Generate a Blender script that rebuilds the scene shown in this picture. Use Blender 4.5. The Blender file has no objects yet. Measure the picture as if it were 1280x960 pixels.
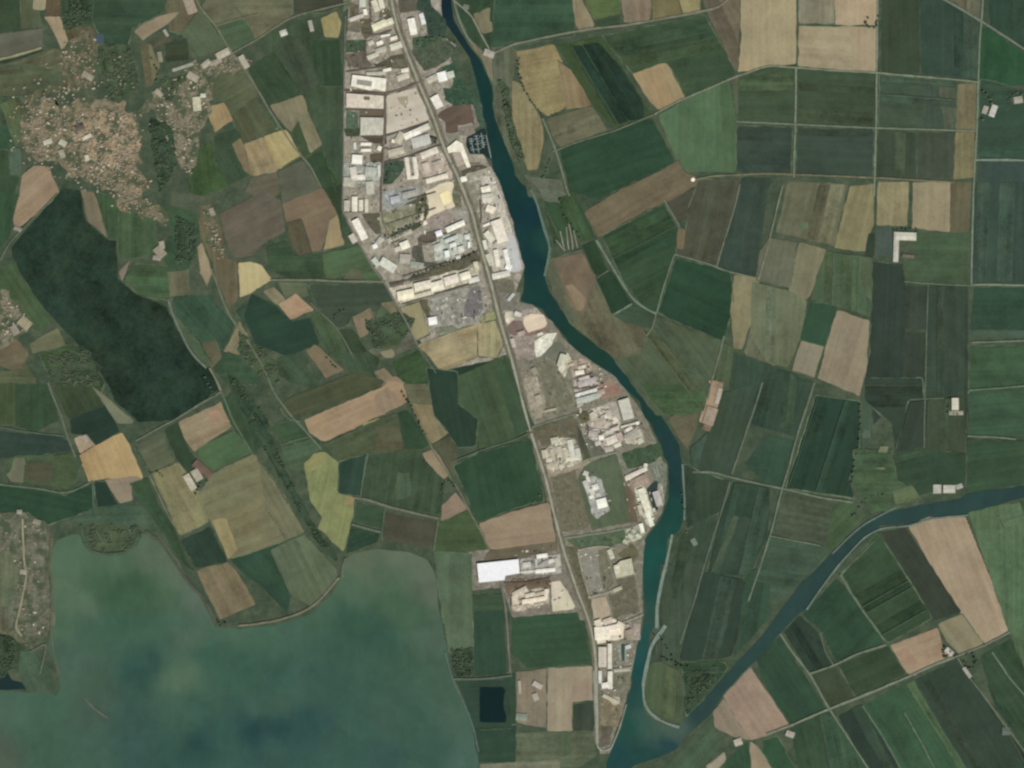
import bpy, bmesh, math, random
from mathutils import Vector, noise as mnoise
from mathutils.geometry import delaunay_2d_cdt

# ------------------------------------------------------------------ scene, camera, light
C = bpy.context.scene
COL = C.collection
S = 6.0                                    # metres on the ground per photo pixel
def W(px, py): return ((px - 640.0) * S, (480.0 - py) * S)

cam_d = bpy.data.cameras.new('camera')
cam = bpy.data.objects.new('camera', cam_d); COL.objects.link(cam)
H = 20000.0
cam.location = (0, 0, H); cam.rotation_euler = (0, 0, 0)
cam_d.sensor_width = 36.0
cam_d.lens = 36.0 * H / (1280 * S)
cam_d.clip_start = 10; cam_d.clip_end = 200000
C.camera = cam
C.render.resolution_x, C.render.resolution_y = 1024, 768

SUN_EL, SUN_AZ = 46.0, 150.0               # mid-morning: sun in the south-south-east
wd = bpy.data.worlds.new('World'); C.world = wd; wd.use_nodes = True
nt = wd.node_tree
bg = nt.nodes['Background']
sky = nt.nodes.new('ShaderNodeTexSky'); sky.sky_type = 'NISHITA'; sky.sun_disc = False
sky.sun_elevation = math.radians(SUN_EL); sky.sun_rotation = math.radians(SUN_AZ)
nt.links.new(sky.outputs[0], bg.inputs[0]); bg.inputs[1].default_value = 0.06
sd = bpy.data.lights.new('sun', 'SUN'); sd.energy = 3.95; sd.angle = math.radians(0.53); sd.color = (1.0, 0.955, 0.89)
sun = bpy.data.objects.new('sun', sd); COL.objects.link(sun)
sun.location = (0, 0, 9000)
sun.rotation_euler = (math.radians(90 - SUN_EL), 0, math.radians(180 - SUN_AZ))
C.view_settings.view_transform = 'Standard'; C.view_settings.look = 'None'
C.view_settings.exposure = 0.0; C.view_settings.gamma = 1.0
try: C.view_settings.use_curve_mapping = False
except Exception: pass
C.cycles.filter_width = 2.5                # the satellite's optics resolve no single house
C.cycles.max_bounces = 4

# ------------------------------------------------------------------ colours and materials
def lin(c): return tuple(((v / 255.0) / 12.92) if v / 255.0 <= 0.04045 else (((v / 255.0) + 0.055) / 1.055) ** 2.4 for v in c)
GAIN = 1.0
SAT = 0.84
def hazed_albedo(c, water=False):  # palette colours have the haze's lift of the dark tones painted in
    m = .3 * c[0] + .59 * c[1] + .11 * c[2]
    r, g, b = [m + (v - m) * SAT for v in c[:3]]
    if not water:
        if r > g: r = g + (r - g) * .78
        if g >= r:
            r += max(0, .32 * (g - r - 14)); b -= max(0, .06 * (b - r * .92)); b -= max(0, .65 * (b - r - 6))
        else: b *= .965
    q = lin((r, g, b)); k = GAIN * min(1.0, .86 / (max(q) * GAIN))
    return tuple(v * k for v in q)

class NB:
    def __init__(s, name):
        s.m = bpy.data.materials.new(name); s.m.use_nodes = True
        s.t = s.m.node_tree; s.t.nodes.clear()
        s.out = s.n('ShaderNodeOutputMaterial'); s.b = s.n('ShaderNodeBsdfPrincipled')
        s.t.links.new(s.b.outputs[0], s.out.inputs[0])
    def n(s, typ, **kw):
        x = s.t.nodes.new(typ)
        for k, v in kw.items(): setattr(x, k, v)
        return x
    def l(s, a, b): s.t.links.new(a, b)
    def math(s, op, a, b=None, c=None):
        x = s.n('ShaderNodeMath', operation=op)
        for i, v in enumerate((a, b, c)):
            if v is None: continue
            if isinstance(v, (int, float)): x.inputs[i].default_value = v
            else: s.l(v, x.inputs[i])
        return x.outputs[0]
    def vmath(s, op, a, b=None, scale=None):
        x = s.n('ShaderNodeVectorMath', operation=op)
        for i, v in enumerate((a, b)):
            if v is None: continue
            if isinstance(v, (tuple, list)): x.inputs[i].default_value = v
            else: s.l(v, x.inputs[i])
        if scale is not None:
            if isinstance(scale, (int, float)): x.inputs['Scale'].default_value = scale
            else: s.l(scale, x.inputs['Scale'])
        return x.outputs[0]
    def noise(s, vec, scale, detail=3.0, rough=0.55, distort=0.0):
        x = s.n('ShaderNodeTexNoise'); x.inputs['Scale'].default_value = scale
        x.inputs['Detail'].default_value = detail; x.inputs['Roughness'].default_value = rough
        x.inputs['Distortion'].default_value = distort
        s.l(vec, x.inputs['Vector']); return x.outputs['Fac']
    def rng(s, v, a, b, c, d):
        x = s.n('ShaderNodeMapRange'); s.l(v, x.inputs[0])
        for i, q in enumerate((a, b, c, d)):
            if isinstance(q, (int, float)): x.inputs[1 + i].default_value = q
            else: s.l(q, x.inputs[1 + i])
        return x.outputs[0]
    def mix(s, f, a, b, mode='MIX'):
        x = s.n('ShaderNodeMix', data_type='RGBA', blend_type=mode)
        for sock, v in ((x.inputs[0], f), (x.inputs[6], a), (x.inputs[7], b)):
            if isinstance(v, (int, float)): sock.default_value = v
            elif isinstance(v, (tuple, list)): sock.default_value = tuple(v) + ((1,) if len(v) == 3 else ())
            else: s.l(v, sock)
        return x.outputs[2]
    def done(s, col, rough=0.9, spec=0.15):
        if isinstance(col, (tuple, list)): s.b.inputs['Base Color'].default_value = tuple(col) + (1,)
        else: s.l(col, s.b.inputs['Base Color'])
        s.b.inputs['Roughness'].default_value = rough
        s.b.inputs['Specular IOR Level'].default_value = spec
        return s.m

def mat_field(name='crop_and_soil', row=1.0):
    """crops and bare soil: the object's own colour, broken by drill rows, moisture and patchy growth"""
    k = NB(name); oi = k.n('ShaderNodeObjectInfo'); tc = k.n('ShaderNodeTexCoord')
    off = k.vmath('SCALE', (913.0, 577.0, 311.0), scale=oi.outputs['Random'])
    p = k.vmath('ADD', tc.outputs['Object'], k.vmath('SCALE', off, scale=25.0))
    a = oi.outputs['Alpha']
    n1 = k.noise(p, 1 / 260.0, 4, 0.6)
    n2 = k.noise(p, 1 / 34.0, 3, 0.6)
    st = k.noise(k.vmath('MULTIPLY', p, (0.0011, 0.03, 0.0)), 1.0, 3, 0.65)
    st2 = k.noise(k.vmath('MULTIPLY', p, (0.0005, 0.0075, 0.0)), 1.0, 2, 0.55)
    f1 = k.math('ADD', k.rng(n1, 0.3, 0.7, -0.28, 0.28), k.rng(k.noise(p, 1 / 13.0, 2, 0.5), 0.3, 0.7, -0.14, 0.14))
    f2 = k.math('ADD', k.rng(n2, 0.3, 0.7, -0.10, 0.10), k.rng(k.noise(k.vmath('ADD', p, (500, 90, 0)), 1 / 95.0, 4, 0.65, 0.4), 0.3, 0.7, -0.2, 0.2))
    f3 = k.rng(st, 0.3, 0.7, -0.22 * row, 0.22 * row)
    f4 = k.rng(st2, 0.3, 0.7, -0.2 * row, 0.2 * row)
    tot = k.math('ADD', k.math('ADD', f1, f2), k.math('ADD', f3, f4))
    val = k.math('ADD', 1.0, k.math('MULTIPLY', tot, a))
    col = k.vmath('SCALE', oi.outputs['Color'], scale=val)
    h = k.rng(k.noise(k.vmath('ADD', p, (77, 5, 0)), 1 / 330.0, 3, 0.6), 0.35, 0.7, 0.0, 1.0)
    warm = k.mix(1.0, col, (1.10, 1.0, 0.90), 'MULTIPLY')
    hs = k.rng(st2, 0.42, 0.62, 0.0, 0.8)
    col = k.mix(k.math('MULTIPLY', hs, a), col, k.mix(1.0, col, (0.93, 1.04, 0.98), 'MULTIPLY'))
    return k.done(k.mix(k.math('MULTIPLY', h, a), col, warm), 0.95, 0.05)

def mat_yard():
    """hardstanding: concrete and gravel crowded with goods, vehicles, dirt, weeds and painted shadows a few metres across"""
    k = NB('hardstanding'); oi = k.n('ShaderNodeObjectInfo'); tc = k.n('ShaderNodeTexCoord')
    p = k.vmath('ADD', tc.outputs['Object'], k.vmath('SCALE', (4000.0, 2500.0, 0.0), scale=oi.outputs['Random']))
    a = oi.outputs['Alpha']
    v = k.n('ShaderNodeTexVoronoi', feature='F1'); v.inputs['Scale'].default_value = 1 / 17.0; v.inputs['Randomness'].default_value = 0.9
    k.l(p, v.inputs['Vector'])
    sp = k.n('ShaderNodeSeparateColor'); k.l(v.outputs['Color'], sp.inputs[0])
    busy = k.rng(k.noise(p, 1 / 55.0, 3, 0.6), 0.42, 0.6, 0.0, 1.0)
    cell = k.math('MULTIPLY', k.rng(sp.outputs[0], 0, 1, -0.55, 0.75), busy)  # dark cells also paint the gaps and shadows between the goods
    f1 = k.rng(k.noise(p, 1 / 60.0, 5, 0.66), 0.3, 0.7, -0.42, 0.42)
    f2 = k.rng(k.noise(p, 1 / 16.0, 3, 0.6), 0.3, 0.7, -0.14, 0.14)
    val = k.math('ADD', 1.0, k.math('MULTIPLY', k.math('ADD', cell, k.math('ADD', f1, f2)), a))
    col = k.vmath('SCALE', oi.outputs['Color'], scale=val)
    g = k.rng(k.noise(k.vmath('ADD', p, (31, 400, 0)), 1 / 60.0, 3, 0.6), 0.56, 0.68, 0.0, 0.6)
    return k.done(k.mix(k.math('MULTIPLY', g, a), col, hazed_albedo((84, 90, 66))), 0.95, 0.1)

def mat_village():
    """gardens, courts and lanes between houses"""
    k = NB('gardens_and_lanes'); oi = k.n('ShaderNodeObjectInfo'); tc = k.n('ShaderNodeTexCoord')
    p = k.vmath('ADD', tc.outputs['Object'], k.vmath('SCALE', (4000.0, 2500.0, 0.0), scale=oi.outputs['Random']))
    n1 = k.noise(p, 1 / 70.0, 4, 0.65); n2 = k.noise(p, 1 / 22.0, 3, 0.6)
    val = k.math('ADD', 1.0, k.math('ADD', k.rng(n1, .3, .7, -.3, .3), k.rng(n2, .3, .7, -.3, .3)))
    col = k.vmath('SCALE', oi.outputs['Color'], scale=val)
    g = k.rng(k.noise(k.vmath('ADD', p, (931, 400, 0)), 1 / 95.0, 5, 0.7), 0.46, 0.56, 0.0, 0.9)
    return k.done(k.mix(g, col, hazed_albedo((66, 82, 56))), 0.95, 0.1)

def mat_ground():
    """the plain itself: grass verges near by, a patchwork of drilled parcels farther out"""
    k = NB('plain'); tc = k.n('ShaderNodeTexCoord'); p = tc.outputs['Object']
    rot = k.n('ShaderNodeVectorRotate'); rot.inputs['Angle'].default_value = 0.4; k.l(p, rot.inputs['Vector'])
    v = k.n('ShaderNodeTexVoronoi', feature='F1', distance='CHEBYCHEV'); v.inputs['Scale'].default_value = 1 / 420.0
    k.l(rot.outputs[0], v.inputs['Vector'])
    sp = k.n('ShaderNodeSeparateColor'); k.l(v.outputs['Color'], sp.inputs[0])
    r = k.n('ShaderNodeValToRGB'); k.l(sp.outputs[0], r.inputs[0])
    e = r.color_ramp.elements; e[0].position = 0; e[0].color = hazed_albedo((50, 72, 54)) + (1,)
    e[1].position = 1; e[1].color = hazed_albedo((112, 106, 84)) + (1,)
    for q, c in ((0.3, (60, 82, 58)), (0.55, (72, 88, 64)), (0.75, (84, 88, 66))):
        z = e.new(q); z.color = hazed_albedo(c) + (1,)
    ln = k.vmath('LENGTH', p)
    far = k.rng(k.n('ShaderNodeVectorMath', operation='LENGTH').outputs['Value'], 0, 1, 0, 1)
    vl = k.n('ShaderNodeVectorMath', operation='LENGTH'); k.l(p, vl.inputs[0])
    far = k.rng(vl.outputs['Value'], 4300, 5200, 0.12, 1.0)
    n1 = k.noise(p, 1 / 120.0, 5, 0.65); n2 = k.noise(p, 1 / 25.0, 3, 0.6)
    base = k.mix(k.rng(n1, .35, .65, 0, 1), hazed_albedo((58, 78, 58)), hazed_albedo((78, 88, 66)))
    col = k.mix(far, base, r.outputs[0])
    val = k.math('ADD', 1.0, k.math('ADD', k.rng(n1, .3, .7, -.15, .15), k.rng(n2, .3, .7, -.12, .12)))
    return k.done(k.vmath('SCALE', col, scale=val), 0.95, 0.05)

def mat_water(name, rough=0.22):
    """turbid water: bed and sediment colour comes with the mesh, fine streaks on top"""
    k = NB(name); at = k.n('ShaderNodeAttribute', attribute_name='bed'); tc = k.n('ShaderNodeTexCoord'); p = tc.outputs['Object']
    n1 = k.noise(p, 1 / 240.0, 5, 0.6, 0.6); n2 = k.noise(k.vmath('MULTIPLY', p, (1, .5, 1)), 1 / 70.0, 4, 0.6, 0.5)
    val = k.math('ADD', 1.0, k.math('ADD', k.rng(n1, .3, .7, -.10, .10), k.rng(n2, .3, .7, -.06, .06)))
    return k.done(k.vmath('SCALE', at.outputs['Color'], scale=val), rough, 0.08)

def mat_roof(name, streak=0.12, dirt=0.22):
    k = NB(name); oi = k.n('ShaderNodeObjectInfo'); tc = k.n('ShaderNodeTexCoord')
    p = k.vmath('ADD', tc.outputs['Object'], k.vmath('SCALE', (900.0, 1700.0, 0.0), scale=oi.outputs['Random']))
    n1 = k.noise(p, 1 / 26.0, 4, 0.6); n2 = k.noise(k.vmath('MULTIPLY', p, (.14, .012, 0)), 1.0, 2, 0.5)
    val = k.math('ADD', 1.0, k.math('MULTIPLY', oi.outputs['Alpha'], k.math('ADD', k.rng(n1, .3, .7, -dirt, dirt * .6), k.rng(n2, .3, .7, -streak, streak))))
    return k.done(k.vmath('SCALE', oi.outputs['Color'], scale=val), 0.7, 0.25)

def mat_plain(name, c, rough=0.9, amp=0.15, sc=1 / 9.0):
    k = NB(name); tc = k.n('ShaderNodeTexCoord'); geo = k.n('ShaderNodeNewGeometry')
    n1 = k.noise(geo.outputs['Position'], sc, 3, 0.6)
    return k.done(k.vmath('SCALE', k.mix(0.0, hazed_albedo(c), hazed_albedo(c)), scale=k.rng(n1, .3, .7, 1 - amp, 1 + amp)), rough, 0.15)

M_REED = mat_field('dense_low_growth', 0.0)
M_FIELD, M_YARD, M_VIL, M_GROUND = mat_field(), mat_yard(), mat_village(), mat_ground()
M_LAGOON, M_RIVER = mat_water('lagoon_water'), mat_water('river_water')
M_ROOF = mat_roof('sheet_roof')
M_WALL = mat_plain('precast_wall', (176, 172, 160)); M_RENDER = mat_plain('house_render', (150, 138, 120), amp=.25)
M_BARK = mat_plain('bark', (86, 70, 54))
M_LEAF = [mat_plain('leaves_dark', (60, 84, 60), amp=.25, sc=1/30), mat_plain('leaves_mid', (80, 104, 74), amp=.25, sc=1/30), mat_plain('leaves_olive', (100, 106, 80), amp=.25, sc=1/30)]
M_TILE = [mat_plain('roof_tile_red', (172, 128, 108), amp=.3, sc=1/20), mat_plain('roof_tile_brown', (150, 126, 106), amp=.3, sc=1/20), mat_plain('roof_tile_pale', (190, 172, 150), amp=.3, sc=1/20), mat_plain('roof_grey', (136, 130, 116), amp=.3, sc=1/20)]
M_PIER = mat_plain('pontoon_deck', (150, 160, 150)); M_HULL = mat_plain('white_gelcoat', (214, 218, 214), .4); M_CAB = mat_plain('tinted_cabin', (80, 96, 104), .3)

# ------------------------------------------------------------------ object helpers
def link(name, verts, faces, mats, parent=None, loc=(0, 0, 0), rz=0.0, mi=None, smooth=False):
    me = bpy.data.meshes.new(name); me.from_pydata(verts, [], faces)
    for m in (mats if isinstance(mats, (list, tuple)) else [mats]): me.materials.append(m)
    if mi: me.polygons.foreach_set('material_index', mi)
    if smooth: me.polygons.foreach_set('use_smooth', [True] * len(faces))
    me.update()
    o = bpy.data.objects.new(name, me); COL.objects.link(o)
    o.location = loc; o.rotation_euler = (0, 0, rz)
    if parent: o.parent = parent
    return o
def tag(o, label=None, cat=None, group=None, kind=None):
    for k, v in (('label', label), ('category', cat), ('group', group), ('kind', kind)):
        if v: o[k] = v
    return o
def empty(name, loc, rz=0.0):
    o = bpy.data.objects.new(name, None); COL.objects.link(o); o.location = loc; o.rotation_euler = (0, 0, rz)
    o.empty_display_size = 10
    return o

TILES = {}
for r_, L_ in enumerate('ABCD'):
    for c_ in range(4): TILES[L_ + str(c_ + 1)] = (c_ * 320, r_ * 240, 4.0)
for n_, (x_, y_) in dict(E1=(420, 0), E2=(420, 110), E3=(540, 110), E4=(420, 220), E5=(540, 220), E6=(480, 320), E7=(610, 330), E8=(640, 430),
        G1=(700, 450), G2=(660, 540), G3=(730, 560), G4=(580, 670), G5=(690, 670), G6=(700, 750), G7=(700, 840), G8=(560, 820)).items(): TILES[n_] = (x_, y_, 8.0)
TILES['P'] = (0, 0, 1.0)
def T(tile, x, y):
    ox, oy, k = TILES[tile]; return (ox + x / k, oy + y / k)
def parse_pts(tile, s):
    return [T(tile, *map(float, q.split(','))) for q in s.split()]

def area2(p): return sum(p[i][0] * p[(i + 1) % len(p)][1] - p[(i + 1) % len(p)][0] * p[i][1] for i in range(len(p)))
def inside(pt, poly):
    x, y = pt; r = False; j = len(poly) - 1
    for i in range(len(poly)):
        xi, yi = poly[i]; xj, yj = poly[j]
        if (yi > y) != (yj > y) and x < (xj - xi) * (y - yi) / (yj - yi) + xi: r = not r
        j = i
    return r
def cross(a, b, c, d):
    def o(p, q, r): return (q[0] - p[0]) * (r[1] - p[1]) - (q[1] - p[1]) * (r[0] - p[0])
    return o(a, b, c) * o(a, b, d) < 0 and o(c, d, a) * o(c, d, b) < 0
def meet(p, q):
    if max(a[0] for a in p) < min(a[0] for a in q) or max(a[0] for a in q) < min(a[0] for a in p): return False
    if max(a[1] for a in p) < min(a[1] for a in q) or max(a[1] for a in q) < min(a[1] for a in p): return False
    for i in range(len(p)):
        for j in range(len(q)):
            if cross(p[i], p[(i + 1) % len(p)], q[j], q[(j + 1) % len(q)]): return True
    return any(inside(a, q) for a in p) or any(inside(a, p) for a in q)
def grow(p, d):
    cx = sum(a[0] for a in p) / len(p); cy = sum(a[1] for a in p) / len(p); r = []
    for x, y in p:
        l = math.hypot(x - cx, y - cy) or 1; r.append((x + (x - cx) / l * d, y + (y - cy) / l * d))
    return r
def soften(p, seed, amp=0.55, rad=2.2, step=5.0):
    """rounds the corners and lets the edges wander by a fraction of a pixel, as real field edges do"""
    q = []
    n = len(p)
    for i in range(n):
        a, b, c = p[i - 1], p[i], p[(i + 1) % n]
        la = math.dist(a, b) or 1; lc = math.dist(c, b) or 1
        ra = min(rad, la * .3); rc = min(rad, lc * .3)
        u = (b[0] + (a[0] - b[0]) * ra / la, b[1] + (a[1] - b[1]) * ra / la)
        v = (b[0] + (c[0] - b[0]) * rc / lc, b[1] + (c[1] - b[1]) * rc / lc)
        q += [u, ((u[0] + v[0] + 2 * b[0]) / 4, (u[1] + v[1] + 2 * b[1]) / 4), v]
    r = []
    for i in range(len(q)):
        a, b = q[i], q[(i + 1) % len(q)]
        k = max(1, int(math.dist(a, b) / step))
        for t in range(k):
            f = t / k; r.append((a[0] + (b[0] - a[0]) * f, a[1] + (b[1] - a[1]) * f))
    out = []
    for x, y in r:
        w = mnoise.noise_vector(Vector((x * .11, y * .11, seed * 3.7)))
        out.append((x + w.x * amp * 1.6, y + w.y * amp * 1.6))
    return out

LEVELS = []                                  # (polygon, level): sheets that meet are stacked a hand's breadth apart
def level_of(poly, base=0):
    g = grow(poly, 2.0)
    lv = base
    for q, l in LEVELS:
        if l >= lv and meet(g, q): lv = l + 1
    LEVELS.append((g, lv)); return lv
Z0, DZ = 0.5, 0.12
COUNT = [0]
MRG = random.Random(8)
HOSTS = []
def sheet(name, poly, col, mat, var=0.6, label=None, cat=None, smooth=True, amp=1.0, rad=2.2):
    COUNT[0] += 1
    lv = level_of(poly)
    host = [h for h in HOSTS if all(inside(a, h[0]) for a in poly)] if name == 'field' else []
    if host:                                                 # a patch of other growth inside a field differs less from it
        col = tuple(a * .62 + b * .38 for a, b in zip(col, host[-1][1]))
        amp = 2.2
    if name == 'field': HOSTS.append((grow(poly, 2.5), col))
    if name == 'field' and not host and MRG.random() < .38:                # a grass strip shows round half of the fields
        q = [W(*a) for a in soften(grow(poly, 1.3), COUNT[0] + 500, 1.0, 2.0)]
        if area2(q) < 0: q.reverse()
        gm = link('field_margin_ground', [(x, y, 0) for x, y in q], [tuple(range(len(q)))], M_FIELD, loc=(0, 0, Z0 + DZ * lv - .06))
        f = MRG.uniform(.82, 1.16); gm.color = hazed_albedo((78 * f, 94 * f, 72 * f)) + (1.0,)
        tag(gm, 'grass strip round the ' + (label or 'field'), 'field margin', None, 'structure')
    pts = soften(poly, COUNT[0], amp, rad) if smooth else poly
    w = [W(*a) for a in pts]
    if area2(w) < 0: w.reverse()
    n = len(poly); best = max(range(n), key=lambda i: math.dist(poly[i], poly[(i + 1) % n]))
    a, b = W(*poly[best]), W(*poly[(best + 1) % n]); ang = math.atan2(b[1] - a[1], b[0] - a[0])
    cx = sum(p[0] for p in w) / len(w); cy = sum(p[1] for p in w) / len(w)
    ca, sa = math.cos(-ang), math.sin(-ang)
    loc = [((x - cx) * ca - (y - cy) * sa, (x - cx) * sa + (y - cy) * ca, 0.0) for x, y in w]
    o = link(name, loc, [tuple(range(len(loc)))], mat, loc=(cx, cy, Z0 + DZ * lv), rz=ang)
    o.color = hazed_albedo(col) + (var,)
    return tag(o, label, cat, None, 'structure')
def ribbon(name, pts, width, col, mat, var=0.5, z=6.0, label=None, cat=None, wob=0.35):
    """a road or track: pts and width in photo pixels"""
    q = []
    for i in range(len(pts) - 1):
        a, b = pts[i], pts[i + 1]; k = max(1, int(math.dist(a, b) / 6))
        for t in range(k): q.append((a[0] + (b[0] - a[0]) * t / k, a[1] + (b[1] - a[1]) * t / k))
    q.append(pts[-1])
    COUNT[0] += 1
    for it in range(2): q = [q[0]] + [((q[i - 1][0] + 2 * q[i][0] + q[i + 1][0]) / 4, (q[i - 1][1] + 2 * q[i][1] + q[i + 1][1]) / 4) for i in range(1, len(q) - 1)] + [q[-1]]
    vs = []
    for i, (x, y) in enumerate(q):
        a = q[max(0, i - 1)]; b = q[min(len(q) - 1, i + 1)]
        dx, dy = b[0] - a[0], b[1] - a[1]; l = math.hypot(dx, dy) or 1
        nx, ny = -dy / l, dx / l
        wv = mnoise.noise(Vector((x * .09, y * .09, COUNT[0] * 2.3)))
        hw = width / 2 * (1 + .5 * wv); sh = mnoise.noise(Vector((x * .07, y * .07, COUNT[0] * 5.1))) * wob
        vs += [W(x + nx * (hw + sh), y + ny * (hw + sh)), W(x - nx * (hw - sh), y - ny * (hw - sh))]
    o = link(name, [(x, y, 0) for x, y in vs], [(2 * i, 2 * i + 2, 2 * i + 3, 2 * i + 1) for i in range(len(q) - 1)], mat, loc=(0, 0, z + 0.06 * (COUNT[0] % 40)))
    bm = bmesh.new(); bm.from_mesh(o.data); bmesh.ops.recalc_face_normals(bm, faces=bm.faces)
    if bm.faces and sum(f.normal.z for f in bm.faces) < 0: bmesh.ops.reverse_faces(bm, faces=bm.faces)
    bm.to_mesh(o.data); bm.free()
    o.color = hazed_albedo(col) + (var,)
    return tag(o, label, cat, None, 'structure')

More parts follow.
